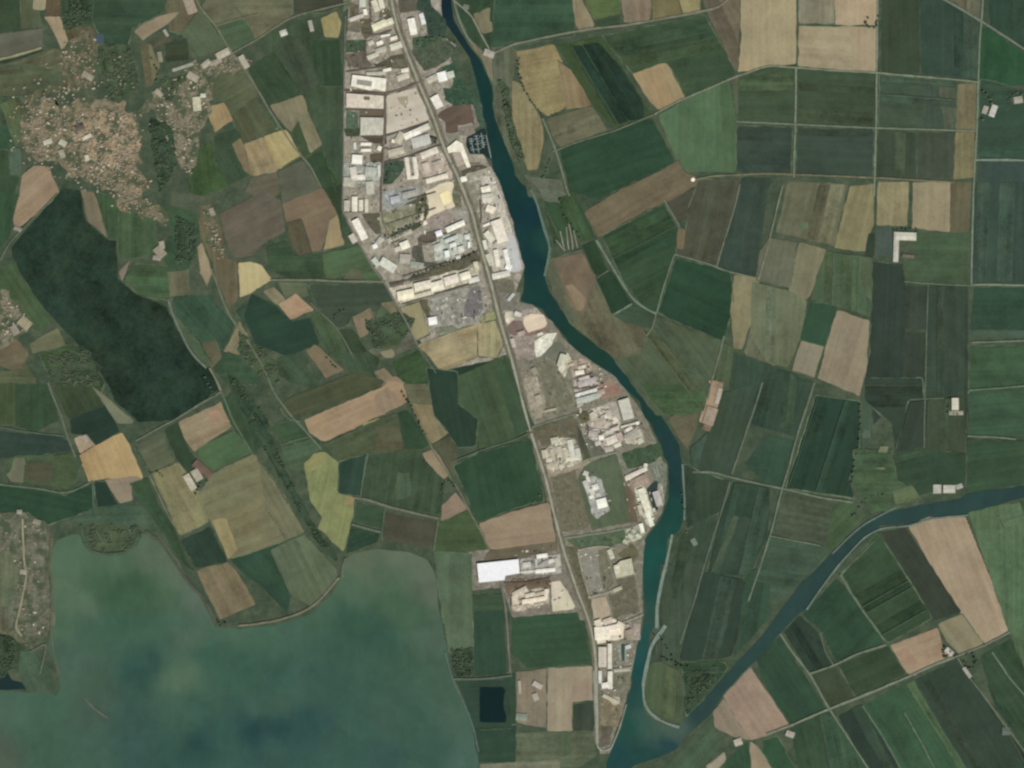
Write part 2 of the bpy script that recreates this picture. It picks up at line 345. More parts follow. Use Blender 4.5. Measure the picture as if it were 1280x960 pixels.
VAR = 1.15
FIELDS = """
# tile|rgb|variation|points      (bases first, details after)
A1|52,72,50|.5|0,-200 100,-200 105,160 0,165 -200,165 -200,-200
A1|76,86,62|.6|100,-200 175,-200 200,80 225,150 105,165
A1|92,94,78|.4|-200,175 0,168 210,140 215,235 0,295 -200,345
A1|90,94,70|.9|0,330 215,270 260,240 320,260 420,320 380,420 100,520 0,540
A1|76,86,64|.8|-100,340 120,320 330,360 300,430 180,450 90,500 0,480 -100,480
A1|64,82,60|.8|-100,480 120,480 100,640 90,700 80,740 -100,740
A1|50,86,62|.7|-100,600 60,640 80,720 30,760 -100,760
A1|76,96,78|.6|40,750 100,740 110,870 40,880
A1|52,76,52|.6|-100,760 40,750 45,880 100,880 60,1010 40,1200 -100,1200
A1|88,84,64|.8|300,80 330,140 460,130 480,200 460,330 340,250
A1|60,86,58|.8|300,-100 470,-100 470,130 380,110 320,130 310,70
A1|96,86,66|.6|232,-100 300,-100 310,80 225,80
A1|146,138,112|.5|165,-100 235,-100 225,50 165,50
A1|150,130,106|.5|220,85 305,80 345,225 310,250 270,165
A1|52,78,58|.5|460,-200 850,-200 830,50 660,140 640,230 530,240 470,120
A1|62,86,62|.9|500,220 640,230 680,330 700,430 560,500 520,400 480,300
A1|94,88,68|.7|840,-100 985,-100 1000,60 930,140 900,170 850,150 830,60
A1|146,128,106|.4|670,155 720,115 830,70 900,60 840,120 740,180 720,205
A1|74,74,58|.6|745,215 830,150 850,200 800,240 760,250
A1|80,94,70|.5|900,170 930,140 1000,40 1130,215 1140,250 1050,265 960,300 940,230
A1|70,92,66|.5|1075,130 1280,70 1290,190 1150,260 1130,200
A1|100,102,78|.5|1010,30 1090,-100 1300,-100 1290,68 1075,125
A1|56,66,48|.5|830,220 930,190 945,300 830,310
A1|102,98,74|.7|700,220 750,220 800,330 760,430 730,430
A1|82,92,66|.6|1050,390 1210,300 1290,440 1270,570 1160,600 1100,500 1060,480
A1|60,90,60|.5|1165,600 1280,570 1350,560 1390,640 1280,690 1200,700
A1|58,78,56|.5|1070,680 1180,640 1290,830 1280,860 1130,930 1080,800
A1|55,84,50|.7|930,780 1060,700 1080,830 1140,930 1000,980 950,960
A1|150,124,102|.4|110,880 160,830 240,830 300,960 290,985 80,1150 60,1100 100,960
A1|158,132,96|.4|1030,540 1120,510 1165,600 1075,665
A1|80,92,62|.8|0,520 100,480 130,560 110,680 80,740
A2|100,102,76|.6|-200,-100 180,-100 188,66 110,130 0,195 -40,120
A2|66,72,56|.5|185,-100 480,-100 465,22 340,60 190,75
A2|62,80,57|.6|0,205 110,140 200,110 330,90 345,190 420,200 428,700 428,960 370,960 320,800 270,640 230,480 60,300
A2|48,73,51|.5|290,200 420,200 430,430 320,430 270,250
A2|66,78,62|.5|90,250 150,170 230,200 320,420 230,470 190,400
A2|54,76,52|.5|-40,340 90,260 190,400 220,470 60,530 0,440
A2|60,80,60|.5|310,640 425,650 428,960 400,960 330,720
A2|146,136,94|.5|325,90 400,55 425,110 415,190 340,185
A2|122,116,92|.5|65,530 235,475 270,580 330,720 270,770 210,600 180,660 150,640
A2|78,84,60|.6|-120,580 0,480 100,650 40,680 -60,720
A2|60,84,54|.4|185,660 215,610 270,770 240,790
A2|144,126,96|.6|-60,720 40,680 110,850 70,880 -20,880
A2|158,142,100|.5|40,680 150,650 230,775 110,850 50,730
A2|122,108,84|.5|-80,690 -60,720 -20,880 -60,850 -120,720
A2|86,90,72|.4|110,860 230,800 330,940 300,990 130,1020
A2|50,72,48|.5|250,790 330,750 428,960 430,1080 400,1080 340,960
A2|96,92,76|.4|-20,890 110,860 120,960 60,1000 -60,960
A2|50,76,54|.6|1000,-100 1300,-100 1300,260 1200,290 1120,250 1060,180 1010,60
A2|122,112,92|.6|1060,190 1110,240 1180,290 1240,320 1250,480 1260,600 1230,600 1180,420 1130,300 1080,240
A2|166,140,112|.5|1085,65 1165,45 1185,150 1130,175
A3|48,80,60|.6|-80,-100 310,-100 310,180 150,200 0,235 -100,260
A3|84,92,72|.9|-100,240 0,235 20,260 0,420 0,660 30,800 0,800 -40,700 -90,560
A3|140,128,102|.5|300,-60 350,0 420,130 340,165 310,100
A3|80,100,58|.6|350,-60 540,-60 540,80 420,100 380,50
A3|54,76,52|.5|420,100 540,70 540,125 430,140
A3|128,112,96|.5|540,-60 700,-60 690,100 560,115
A3|112,104,72|.5|700,-60 820,-60 850,75 700,105
A3|146,136,98|.5|820,-60 940,-60 940,60 855,75
A3|100,92,76|.6|940,-60 1140,-60 1140,50 1130,350 1110,340 975,60
A3|160,145,114|.35|1140,-200 1420,-200 1420,320 1280,330 1130,365 1145,200
A3|140,126,90|.55|20,260 210,220 270,340 300,390 260,550 180,580 120,540 40,400
A3|132,113,86|.5|225,300 300,350 400,530 270,550
A3|130,120,90|.6|0,400 40,420 150,600 160,700 130,850 80,850 0,660
A3|98,98,74|.45|180,590 400,530 475,650 250,740 200,690
A3|58,78,48|.4|220,225 450,180 700,580 500,640 400,520
A3|32,54,46|.45|280,230 430,210 540,330 660,520 660,590 520,630
A3|56,79,55|.5|450,180 960,75 1130,380 880,490 775,310 610,370
A3|152,130,98|.4|600,370 770,310 870,490 735,550 690,510
A3|166,132,97|.3|650,370 750,345 770,440 820,520 720,535
A3|72,104,73|.4|730,575 860,500 1090,400 1125,600 1120,860 860,860 820,800
A3|66,92,60|.4|1040,420 1090,400 1125,600 1120,860 1060,860
A3|40,72,53|.45|240,745 700,595 810,800 770,840 500,960 440,1000 290,960
A3|112,100,79|.45|540,950 770,840 830,800 860,860 960,900 800,1000 650,1060 430,1190 360,1060
A3|86,96,72|.5|1090,385 1135,370 1130,600 1125,600
A4|62,82,58|.4|-145,395 0,340 130,345 130,610 -145,610
A4|60,78,56|.45|150,350 540,370 530,630 145,620
A4|62,80,62|.45|560,375 950,405 940,650 555,635
A4|90,94,74|.5|850,410 945,412 938,650 880,650
A4|66,80,70|.5|770,400 850,410 880,640 770,640
A4|112,105,80|.6|950,425 1045,415 1040,655 940,650
A4|54,70,60|.5|-155,630 120,640 115,870 -155,865
A4|58,74,62|.35|145,640 530,645 525,880 140,875
A4|58,72,56|.4|550,650 740,660 740,890 545,885
A4|66,76,62|.4|750,660 930,665 920,890 750,890
A4|120,112,82|.6|935,660 1035,660 1030,890 930,895
A4|130,124,104|.5|150,-200 340,-200 330,115 155,115
A4|168,145,119|.4|340,-200 550,-200 545,125 335,125
A4|152,138,113|.4|155,130 545,135 540,365 150,330
A4|164,142,116|.3|400,140 540,140 535,355 430,345
A4|56,70,52|.4|570,-200 750,-200 760,370 565,355
A4|50,72,60|.45|760,-200 820,-100 1060,120 1050,400 950,390 765,370
A4|92,96,76|.5|830,-60 870,-200 1070,-200 1060,110
A4|45,72,60|.5|1085,-200 1400,-200 1400,340 1280,260 1110,140
A4|36,82,58|.45|1070,140 1110,140 1280,270 1400,350 1400,470 1280,430 1190,430 1110,400 1060,400
A4|50,78,62|.4|1060,400 1110,400 1190,430 1400,470 1400,790 1050,790 1055,600
A4|58,76,70|.35|1050,810 1400,810 1400,1200 1040,1200
A4|84,88,76|.6|1190,430 1400,420 1400,520 1220,520
B1|120,110,90|.4|405,-10 470,0 520,150 540,230 440,150
B1|45,76,52|.6|-100,0 80,0 60,200 0,280 -100,340
B1|66,92,62|.6|590,70 780,70 780,300 700,330 590,330
B1|58,84,56|.7|480,0 590,30 590,230 540,230 520,150
B1|62,88,58|.7|620,440 670,360 850,370 840,540 700,520
B1|130,114,100|.4|590,400 650,340 640,380 610,450
B1|54,84,58|.7|780,50 900,80 980,100 1000,220 980,300 940,390 850,390 800,300 860,200
B1|98,100,76|.5|840,400 940,390 950,500 850,530
B1|96,92,70|.6|1000,60 1080,100 1140,330 1060,350 1000,220
B1|142,128,104|.5|985,280 1010,250 1060,400 1035,470 1000,400
B1|98,92,72|.5|1060,300 1190,350 1190,530 1150,590 1080,440
B1|52,82,62|.6|870,520 1050,520 1170,650 1150,800 1000,750 870,600
B1|70,92,66|.6|870,600 1000,750 1060,860 1000,840 900,700
B1|66,92,60|.5|-60,420 60,350 260,650 210,700 100,640
B1|100,104,76|.5|150,760 290,680 330,770 160,810
B1|102,92,72|.5|-60,780 90,740 140,810 110,880 60,890 0,870 -60,860
B1|82,90,64|.6|-60,900 90,890 140,860 200,980 130,1000 -60,1000
B1|56,80,52|.9|200,810 330,770 440,790 520,960 500,1010 260,960
B1|36,57,46|1.1|60,270 290,10 310,-20 400,-10 430,150 540,240 580,240 590,430 680,510 830,570 880,680 960,800 1060,900 1095,985 880,1140 690,1150 580,1050 540,960 470,860 390,760 200,560 100,400 60,310
B1|118,110,88|.6|1100,830 1200,640 1300,830 1220,830 1140,800
B1|52,80,58|.7|1070,790 1150,800 1220,830 1300,850 1300,960 1130,960 1060,880
B1|96,94,72|.5|1010,760 1080,740 1110,830 1060,880
B1|54,76,58|.6|1170,590 1280,520 1400,570 1450,650 1300,760 1220,660
B2|98,92,79|.4|-180,110 40,-10 120,40 150,200 60,240 -20,320 -100,330 -140,280
B2|122,103,84|.4|130,60 330,-20 410,110 370,150 330,290 280,300 230,130 150,150
B2|150,130,99|.35|370,140 410,110 440,260 340,290
B2|88,82,64|.6|150,150 230,130 280,300 210,320 170,240
B2|52,68,46|.4|350,-10 430,-40 428,240 410,110
B2|54,78,54|.7|50,280 150,240 190,320 330,310 340,430 180,440 70,390
B2|70,97,66|.5|330,310 510,265 600,390 640,440 540,440 480,380 430,430 350,430
B2|94,98,74|.4|430,430 480,380 530,400 535,440
B2|62,77,60|.45|265,465 640,455 700,560 640,560 600,600 480,620 470,660 410,680 300,560
B2|92,104,78|.5|110,450 260,455 250,520 150,530
B2|122,116,92|.5|30,500 90,470 150,540 110,570
B2|180,163,120|.3|-90,352 0,350 30,372 85,440 0,492 -82,530
B2|165,132,106|.4|110,560 200,510 290,590 170,640
B2|172,126,102|.3|190,530 230,560 220,590 180,580
B2|38,66,55|.4|-20,510 100,570 180,650 270,630 320,760 150,820 0,760 -60,620
B2|124,108,86|.4|250,790 300,760 440,890 350,930
B2|66,88,60|.6|270,630 330,590 420,700 480,840 400,830 330,740
B2|50,66,46|.6|410,690 480,680 560,800 540,880 470,840
B2|122,108,88|.5|480,630 570,580 615,680 520,730
B2|138,112,98|.3|515,640 545,630 585,690 560,710
B2|116,110,88|.6|625,555 690,545 720,640 690,640
B2|72,92,66|.7|600,600 640,570 700,640 740,690 640,720 580,740
B2|92,96,78|.8|560,790 700,720 760,690 800,770 660,830 600,840
B2|148,138,112|.4|610,800 680,790 690,820 650,835
B2|62,84,62|.6|110,830 200,810 320,960 180,960 90,900
B2|56,84,52|.6|680,850 810,790 850,860 910,920 850,1000 720,960
B2|58,80,58|.6|440,800 560,800 620,830 600,920 620,1000 520,1020 460,900
B2|116,104,84|.6|590,900 640,880 680,920 760,960 700,1000 640,990
B2|142,118,96|.4|640,940 700,920 760,970 690,1000
B2|150,138,104|.35|720,580 815,550 870,710 790,745
B2|152,138,107|.7|810,765 1010,690 1110,660 1110,820 1000,870 930,895
B2|154,142,108|.7|1110,660 1200,640 1235,770 1200,830 1110,820
B2|40,62,47|.3|930,900 1200,835 1270,840 1290,1000 1100,1010 960,1090 880,1000
B3|50,78,52|.5|160,40 310,0 420,230 350,250 300,200 210,270
B3|48,76,52|.45|450,220 760,60 830,180 815,310 720,600 650,570 560,450
B3|74,74,60|.4|780,50 910,-20 880,120 840,160
B3|76,80,63|.6|880,100 930,-60 1140,-60 1085,170 1020,370 820,310 870,190
B3|108,98,76|.4|830,180 870,190 860,290 825,280
B3|54,70,60|.5|1145,-70 1300,-70 1280,0 1220,420 1090,400 1030,370 1090,170
B3|36,70,53|.4|820,330 1090,400 1110,570 1050,740 760,620 730,600
B3|124,117,90|.45|1110,410 1240,430 1200,640 1150,790 1110,780 1090,590
B3|76,90,66|.5|720,620 1050,745 1000,960 960,1100 720,1120 480,800 560,680 690,690
B3|94,93,74|.8|175,400 190,340 350,290 420,450 500,610 560,640 690,690 640,810 520,830 430,770 300,660 210,520
B3|128,100,85|.4|220,345 350,300 415,430 360,600 330,600 260,470
B3|82,92,70|.5|175,400 195,340 240,430 260,520 330,640 300,660 210,520
B3|150,124,102|.4|270,470 300,460 370,540 350,600 320,580
B3|42,69,46|.4|350,270 410,240 480,390 420,420
B3|38,66,46|.4|420,430 500,400 600,560 500,610
B3|57,77,58|.5|510,620 600,565 710,610 690,680 560,650
B3|74,90,64|.5|1050,750 1110,780 1150,800 1080,960 1010,960
B3|100,106,84|.6|1200,640 1380,700 1280,960 1160,800
B4|98,101,77|.5|100,-50 400,-40 330,270 40,200
B4|84,116,84|.5|155,150 195,145 200,185 165,195
B4|124,119,88|.45|410,-30 530,-40 530,150 490,300 330,280
B4|140,130,98|.5|550,-50 705,-50 695,170 545,165
B4|142,130,105|.4|725,-50 915,-50 910,200 720,180
B4|98,92,71|.5|915,-50 1020,-50 1000,200 910,200
B4|66,88,62|.5|700,200 1005,205 1000,460 800,460 680,450 690,340 740,320
B4|70,85,76|.4|540,180 620,180 620,320 540,320
B4|50,65,50|.4|500,210 535,200 530,325 485,320
B4|50,64,54|.4|525,350 670,360 690,470 690,690 690,960 670,1040 500,1180 470,1000 510,800
B4|54,70,57|.5|800,465 1000,470 1000,960 990,1190 780,1180 790,700
B4|56,67,55|.4|690,470 795,470 790,690 690,690
B4|54,66,54|.35|690,700 785,705 780,1230 660,1230
B4|54,74,64|.4|1035,-50 1400,-50 1400,450 1020,450
B4|45,76,60|.45|1030,480 1400,480 1400,690 1010,690
B4|66,88,72|.4|1020,690 1400,690 1400,730 1015,730
B4|52,83,58|.55|1010,770 1400,770 1400,1005 1005,1010
B4|100,104,82|.4|0,230 150,250 110,480 -60,440 -40,300
B4|120,118,93|.4|150,250 295,285 225,510 180,550 100,500
B4|98,107,80|.5|-80,450 100,490 200,550 160,740 100,880 -10,850 -90,700
B4|70,94,68|.5|290,300 520,330 510,620 330,570 210,540
B4|92,106,76|.5|440,330 520,335 515,560 460,430
B4|42,77,57|.35|205,550 345,570 285,770 160,740
B4|138,124,104|.35|345,590 505,640 490,900 455,1020 245,930
B4|132,124,106|.35|165,745 280,775 230,925 120,890
B4|52,74,58|.45|-170,800 0,860 100,900 230,950 160,1180 0,1190 -200,1150
C1|64,80,51|.5|-60,0 80,0 70,200 0,210 -60,200
C1|50,76,52|.5|75,0 240,0 300,180 180,240 75,210
C1|58,74,50|.5|255,-10 440,0 520,100 340,170
C1|47,68,62|.4|-60,230 300,260 350,290 370,330 60,370 -60,380
C1|48,82,54|.6|270,360 370,340 390,470 340,530 265,500
C1|38,60,52|.35|345,175 525,105 600,230 480,310 440,250 360,250
C1|108,114,88|.4|460,10 500,40 560,90 670,180 660,200 590,200 520,100
C1|160,136,114|.4|370,270 430,250 480,310 400,350
C1|170,139,98|.4|395,355 470,310 610,240 650,310 720,470 660,500 530,470 440,490
C1|140,124,106|.4|520,480 680,460 720,475 660,510 660,580 600,600
C1|70,88,60|.6|20,380 90,360 370,350 380,480 330,530 40,490
C1|118,116,94|.4|30,460 80,370 130,370 120,500 60,490
C1|80,73,56|.4|135,390 265,385 260,480 200,490 130,480
C1|40,72,53|.45|-60,500 60,500 330,560 470,490 470,620 350,670 220,710 140,640 0,640 -60,640
C1|36,60,52|.4|470,490 530,490 590,600 490,620
C1|60,84,66|.7|470,620 590,600 670,600 760,630 800,720 780,740 690,740 660,700 640,745 420,760 410,690 350,680
C1|50,78,54|.6|650,500 740,470 800,620 860,700 900,790 940,900 980,940 900,880 800,720 720,620
C1|86,95,71|.5|680,310 820,240 840,330 890,400 750,440
C1|50,72,51|.5|820,230 890,190 950,340 980,370 940,450 880,370
C1|142,124,100|.5|890,190 1110,90 1160,210 970,340 930,290
C1|176,130,110|.35|1030,150 1090,130 1120,180 1060,200
C1|70,101,66|.4|990,320 1170,230 1260,340 1060,440 990,400
C1|52,78,54|.6|1110,100 1180,20 1290,120 1340,300 1270,340 1160,210
C1|122,119,88|.7|760,450 890,390 940,450 930,500 1060,570 1040,690 900,760 840,620
C1|113,112,84|.5|1000,540 1060,450 1270,350 1370,480 1440,600 1520,740 1300,830 1160,870 1060,700
C1|106,110,80|.5|1290,380 1370,480 1520,740 1430,780 1330,620
C1|144,132,94|.4|1060,680 1130,670 1190,830 1140,880
C1|42,66,56|.45|905,785 1050,715 1140,890 980,920
C1|120,108,84|.5|980,930 1140,890 1200,960 1280,1100 1100,1180 1010,1000
C1|42,72,56|.5|1150,880 1300,830 1390,800 1460,990 1440,1150 1300,1000 1230,960
C1|88,102,76|.5|1350,830 1520,750 1680,920 1690,970 1560,1120 1450,1050
C1|92,98,78|1.0|-60,650 90,640 230,690 270,790 240,960 260,1080 280,1200 200,1290 100,1300 40,1260 -60,1250
C1|84,96,72|.8|-60,660 90,660 110,900 60,1100 -60,1120
C1|58,78,54|.8|-60,1240 60,1260 120,1320 80,1420 -60,1440
C1|66,90,70|.6|100,1340 170,1330 230,1400 300,1540 280,1560 200,1530 140,1540 90,1450
C1|98,90,66|.8|130,1060 230,1050 260,1180 200,1290 120,1280
C2|122,130,82|.5|240,400 290,350 350,340 410,390 410,540 490,570 490,640 440,840 310,720 330,660 270,580
C2|150,140,94|.4|240,390 300,355 350,345 340,400 260,440
C2|150,120,92|.4|430,570 490,570 490,625 450,600
C2|158,129,102|.4|240,180 640,10 660,-20 740,0 760,90 540,200 340,290 270,250
C2|140,120,104|.4|590,60 660,10 720,60 690,120 620,150
C2|138,142,88|.3|530,200 640,165 600,210 540,225
C2|70,78,54|.5|120,100 180,60 500,-60 640,-20 630,5 210,172
C2|56,84,56|.6|80,200 200,180 270,250 290,270 130,310
C2|66,88,64|.6|120,320 290,270 330,320 290,345 240,390 250,460 160,420
C2|42,70,64|.4|415,390 560,350 520,560 415,545
C2|57,77,56|.6|560,360 720,340 850,330 900,430 940,500 920,650 770,630 630,600 530,560
C2|76,98,72|.5|700,440 770,450 780,560 700,580
C2|74,86,60|.6|340,300 540,205 700,140 740,180 830,330 720,340 560,345 410,385
C2|86,82,62|.6|610,220 730,200 740,330 590,330
C2|44,70,49|.5|710,150 760,130 870,300 830,330 740,320
C2|128,116,88|.5|760,80 880,100 900,170 970,240 880,300 820,210
C2|96,96,70|.5|740,0 860,0 880,100 770,90
C2|146,125,101|.4|830,350 890,320 970,450 940,480 870,410
C2|80,84,62|.6|890,300 980,250 1010,330 1000,480 930,370
C2|138,116,100|.4|930,610 1000,540 1060,620 925,690
C2|64,86,55|.5|920,690 1070,630 1170,830 890,840
C2|74,75,59|.45|640,640 910,690 890,820 630,780
C2|52,75,54|.5|500,590 650,620 630,720 490,690
C2|42,71,54|.5|470,720 620,745 610,790 450,850
C2|42,64,51|.35|850,-80 1010,-60 1010,100 1110,180 1100,310 1010,320 960,240 890,150
C2|64,86,59|.45|1010,-40 1260,-150 1390,210 1280,280 1110,330 1110,180 1010,90
C2|52,78,56|.4|1200,-80 1250,-150 1390,210 1300,260
C2|42,74,53|.4|990,410 1100,350 1375,275 1440,590 1380,590 1110,690
C2|148,125,104|.35|1115,695 1280,640 1465,590 1500,790 1170,830
C2|106,96,80|.5|1170,830 1500,790 1510,830 1280,880 1130,900
C2|78,98,74|.5|890,840 1080,850 1080,1160 1090,1330 960,1340 940,1200 910,1000 900,900
C3|58,84,55|.5|650,0 985,0 950,130 880,160 760,150 700,80
C3|92,90,72|.5|780,170 930,110 930,200 880,320 830,270
C3|58,76,60|.4|1060,40 1230,0 1180,190 1130,330 1090,460 900,420 890,320 1000,220
C3|54,72,56|.45|860,400 920,430 1090,490 1040,640 870,730
C3|56,76,58|.5|870,730 1030,650 960,960 880,1080 800,1080 800,960 830,760
C3|46,70,56|.45|1110,490 1290,520 1280,760 1180,960 980,950 1050,650
C3|58,76,60|.5|1100,650 1260,700 1180,960 990,940
C4|52,75,60|.4|-60,-60 40,-60 215,0 140,260 0,230 -90,200
C4|38,65,54|.35|240,60 460,90 455,330 405,480 430,570 90,520
C4|48,77,62|.45|0,250 130,280 70,510 -20,490 -120,400
C4|72,84,66|.7|90,540 280,570 330,600 290,800 30,750
C4|62,88,60|.6|330,600 420,590 470,680 320,830 290,800
C4|60,84,66|.5|10,770 270,810 310,840 200,960 60,1080 -140,1100 -60,930
C4|50,66,54|.4|480,-30 770,-30 780,70 700,80 640,330 620,200 480,80
C4|62,84,66|.5|465,60 520,80 520,260 470,330
C4|50,74,54|.4|640,340 770,320 990,350 985,500 760,560 620,470
C4|62,74,55|.35|800,80 980,60 985,340 780,320
C4|52,66,54|.35|710,90 790,80 775,320 640,340
C4|52,84,62|.5|1000,50 1400,20 1400,260 1005,255
C4|50,78,56|.45|1000,280 1400,290 1400,490 990,540
C4|64,90,62|.7|430,330 620,330 640,480 760,560 620,630 520,640 480,600 420,500
C4|88,102,70|.5|620,530 720,510 760,570 640,600
C4|118,122,94|.4|560,310 600,310 580,430 530,420
C4|90,104,84|.5|480,220 510,230 510,270 475,265
C4|160,137,114|.35|700,710 800,665 990,665 1110,960 1205,1250 1085,1300 960,1140 850,960
C4|76,106,74|.6|1000,640 1260,590 1290,680 1450,720 1450,1400 1250,1300 1205,1240 1110,960
C4|88,116,84|.5|1150,660 1250,620 1290,690 1180,720
C4|55,64,52|.4|560,740 690,720 850,960 965,1140 800,1190 720,1000
C4|44,78,55|.4|380,950 545,745 700,1000 800,1160 590,1290 450,1040
D4|50,76,53|.45|370,-10 440,-80 560,-200 690,0 820,210 600,335 530,250 440,110
D4|42,72,53|.45|170,190 350,10 440,130 580,330 430,390 340,430 270,280
D4|46,64,51|.45|80,280 160,200 240,270 330,440 210,490
D4|44,74,55|.4|-60,420 60,300 290,660 110,740 0,580
D4|62,74,53|.4|220,500 340,460 430,600 310,650
D4|54,74,52|.4|350,440 600,345 690,490 440,605
D4|155,128,107|.4|610,345 850,260 880,370 930,400 720,500 690,480
D4|168,128,106|.3|640,390 700,360 740,440 680,440
D4|130,122,97|.35|850,240 970,190 1080,340 960,390 900,330 860,270
D4|48,85,61|.5|470,650 690,530 860,720 1010,960 1010,1100 740,1100 600,860
D4|74,102,68|.4|690,540 740,520 1010,960 1000,1060 880,840
D4|46,64,53|.4|350,700 460,640 600,860 740,1100 560,1100
D4|50,76,55|.5|110,760 300,680 330,700 520,980 520,1100 180,1100
D4|52,69,56|.4|730,520 960,410 1060,570 1170,740 1300,900 1300,1100 1040,1060
D4|50,77,55|.45|1060,400 1210,310 1300,420 1500,700 1500,900 1280,860 1130,640
D4|66,90,62|.5|1220,310 1400,340 1400,600 1300,560
D4|42,80,56|.5|-60,1100 -20,820 50,800 150,1000 150,1100
D3|46,80,57|.4|0,205 330,180 390,370 390,440 80,460 0,390
D3|150,135,114|.35|180,460 400,450 405,620 300,630 300,775 175,775
D3|150,126,110|.3|300,540 400,500 405,620 300,625
D3|60,72,56|.35|310,640 412,630 412,775 310,775
D3|126,114,98|.5|20,480 175,465 170,760 20,735
D3|52,78,60|.5|-100,485 20,485 20,740 -100,740
D3|84,96,74|.7|-10,780 410,780 415,900 330,960 -10,960
D3|110,112,90|.6|-160,940 240,920 250,1060 -160,1060
D3|74,96,66|.6|230,790 300,780 290,900 240,900
D3|62,78,62|.55|740,-60 960,-60 900,180 850,330 830,420 740,430 690,400 740,300
D3|48,66,54|.35|960,-20 1160,20 1160,160 1100,400 1010,420 840,420 900,160
D3|48,76,58|.5|1170,-20 1290,-60 1290,200 1180,330 1110,400
D3|72,88,62|.5|670,460 700,430 740,430 840,470 860,560 850,740 720,690 670,640
D3|48,76,54|.7|850,430 1060,430 1080,460 960,610 870,700 860,560
D3|152,127,110|.35|1060,600 1190,455 1385,740 1270,800 1190,820 1130,730
D3|130,115,99|.35|1005,680 1060,610 1130,730 1190,820 1090,800 1010,750
D3|66,91,68|.5|830,880 1000,700 1020,790 1060,820 960,960 820,1000 780,960
D3|148,130,110|.4|1190,830 1230,850 1310,980 1320,1040 1200,1040
D3|148,136,118|.4|970,950 1060,880 1070,920 1000,1000
D3|44,78,56|.5|1060,930 1180,830 1200,1020 1080,1040
D2|58,82,58|.4|1080,100 1230,90 1240,180 1085,180
D2|44,74,58|.35|1090,180 1235,170 1255,490 1090,500
D2|44,70,56|.4|1000,525 1270,520 1280,760 1120,770 1080,740 1040,620
D2|44,72,58|.35|1080,760 1300,750 1300,930 1115,930
B1|50,68,56|.9|390,760 420,780 470,840 520,880 500,900 430,860
B1|46,66,56|.6|620,655 660,660 655,690 625,690
B1|46,64,54|.6|770,710 800,705 800,745 775,745
B1|84,98,80|.6|840,530 870,520 870,600 850,610
C3|150,126,106|.8|985,-20 1055,-10 1050,60 995,200 935,190
C3|166,148,128|.8|1000,130 1020,60 1005,195 940,185
C3|120,106,88|.8|960,200 1000,210 990,240 940,225
A2|96,104,80|.8|440,-60 475,-60 470,30 440,60
A3|84,92,70|.8|60,870 130,870 200,1000 80,980
B3|92,100,82|.8|60,-80 240,-60 290,60 160,40 130,-20
"""
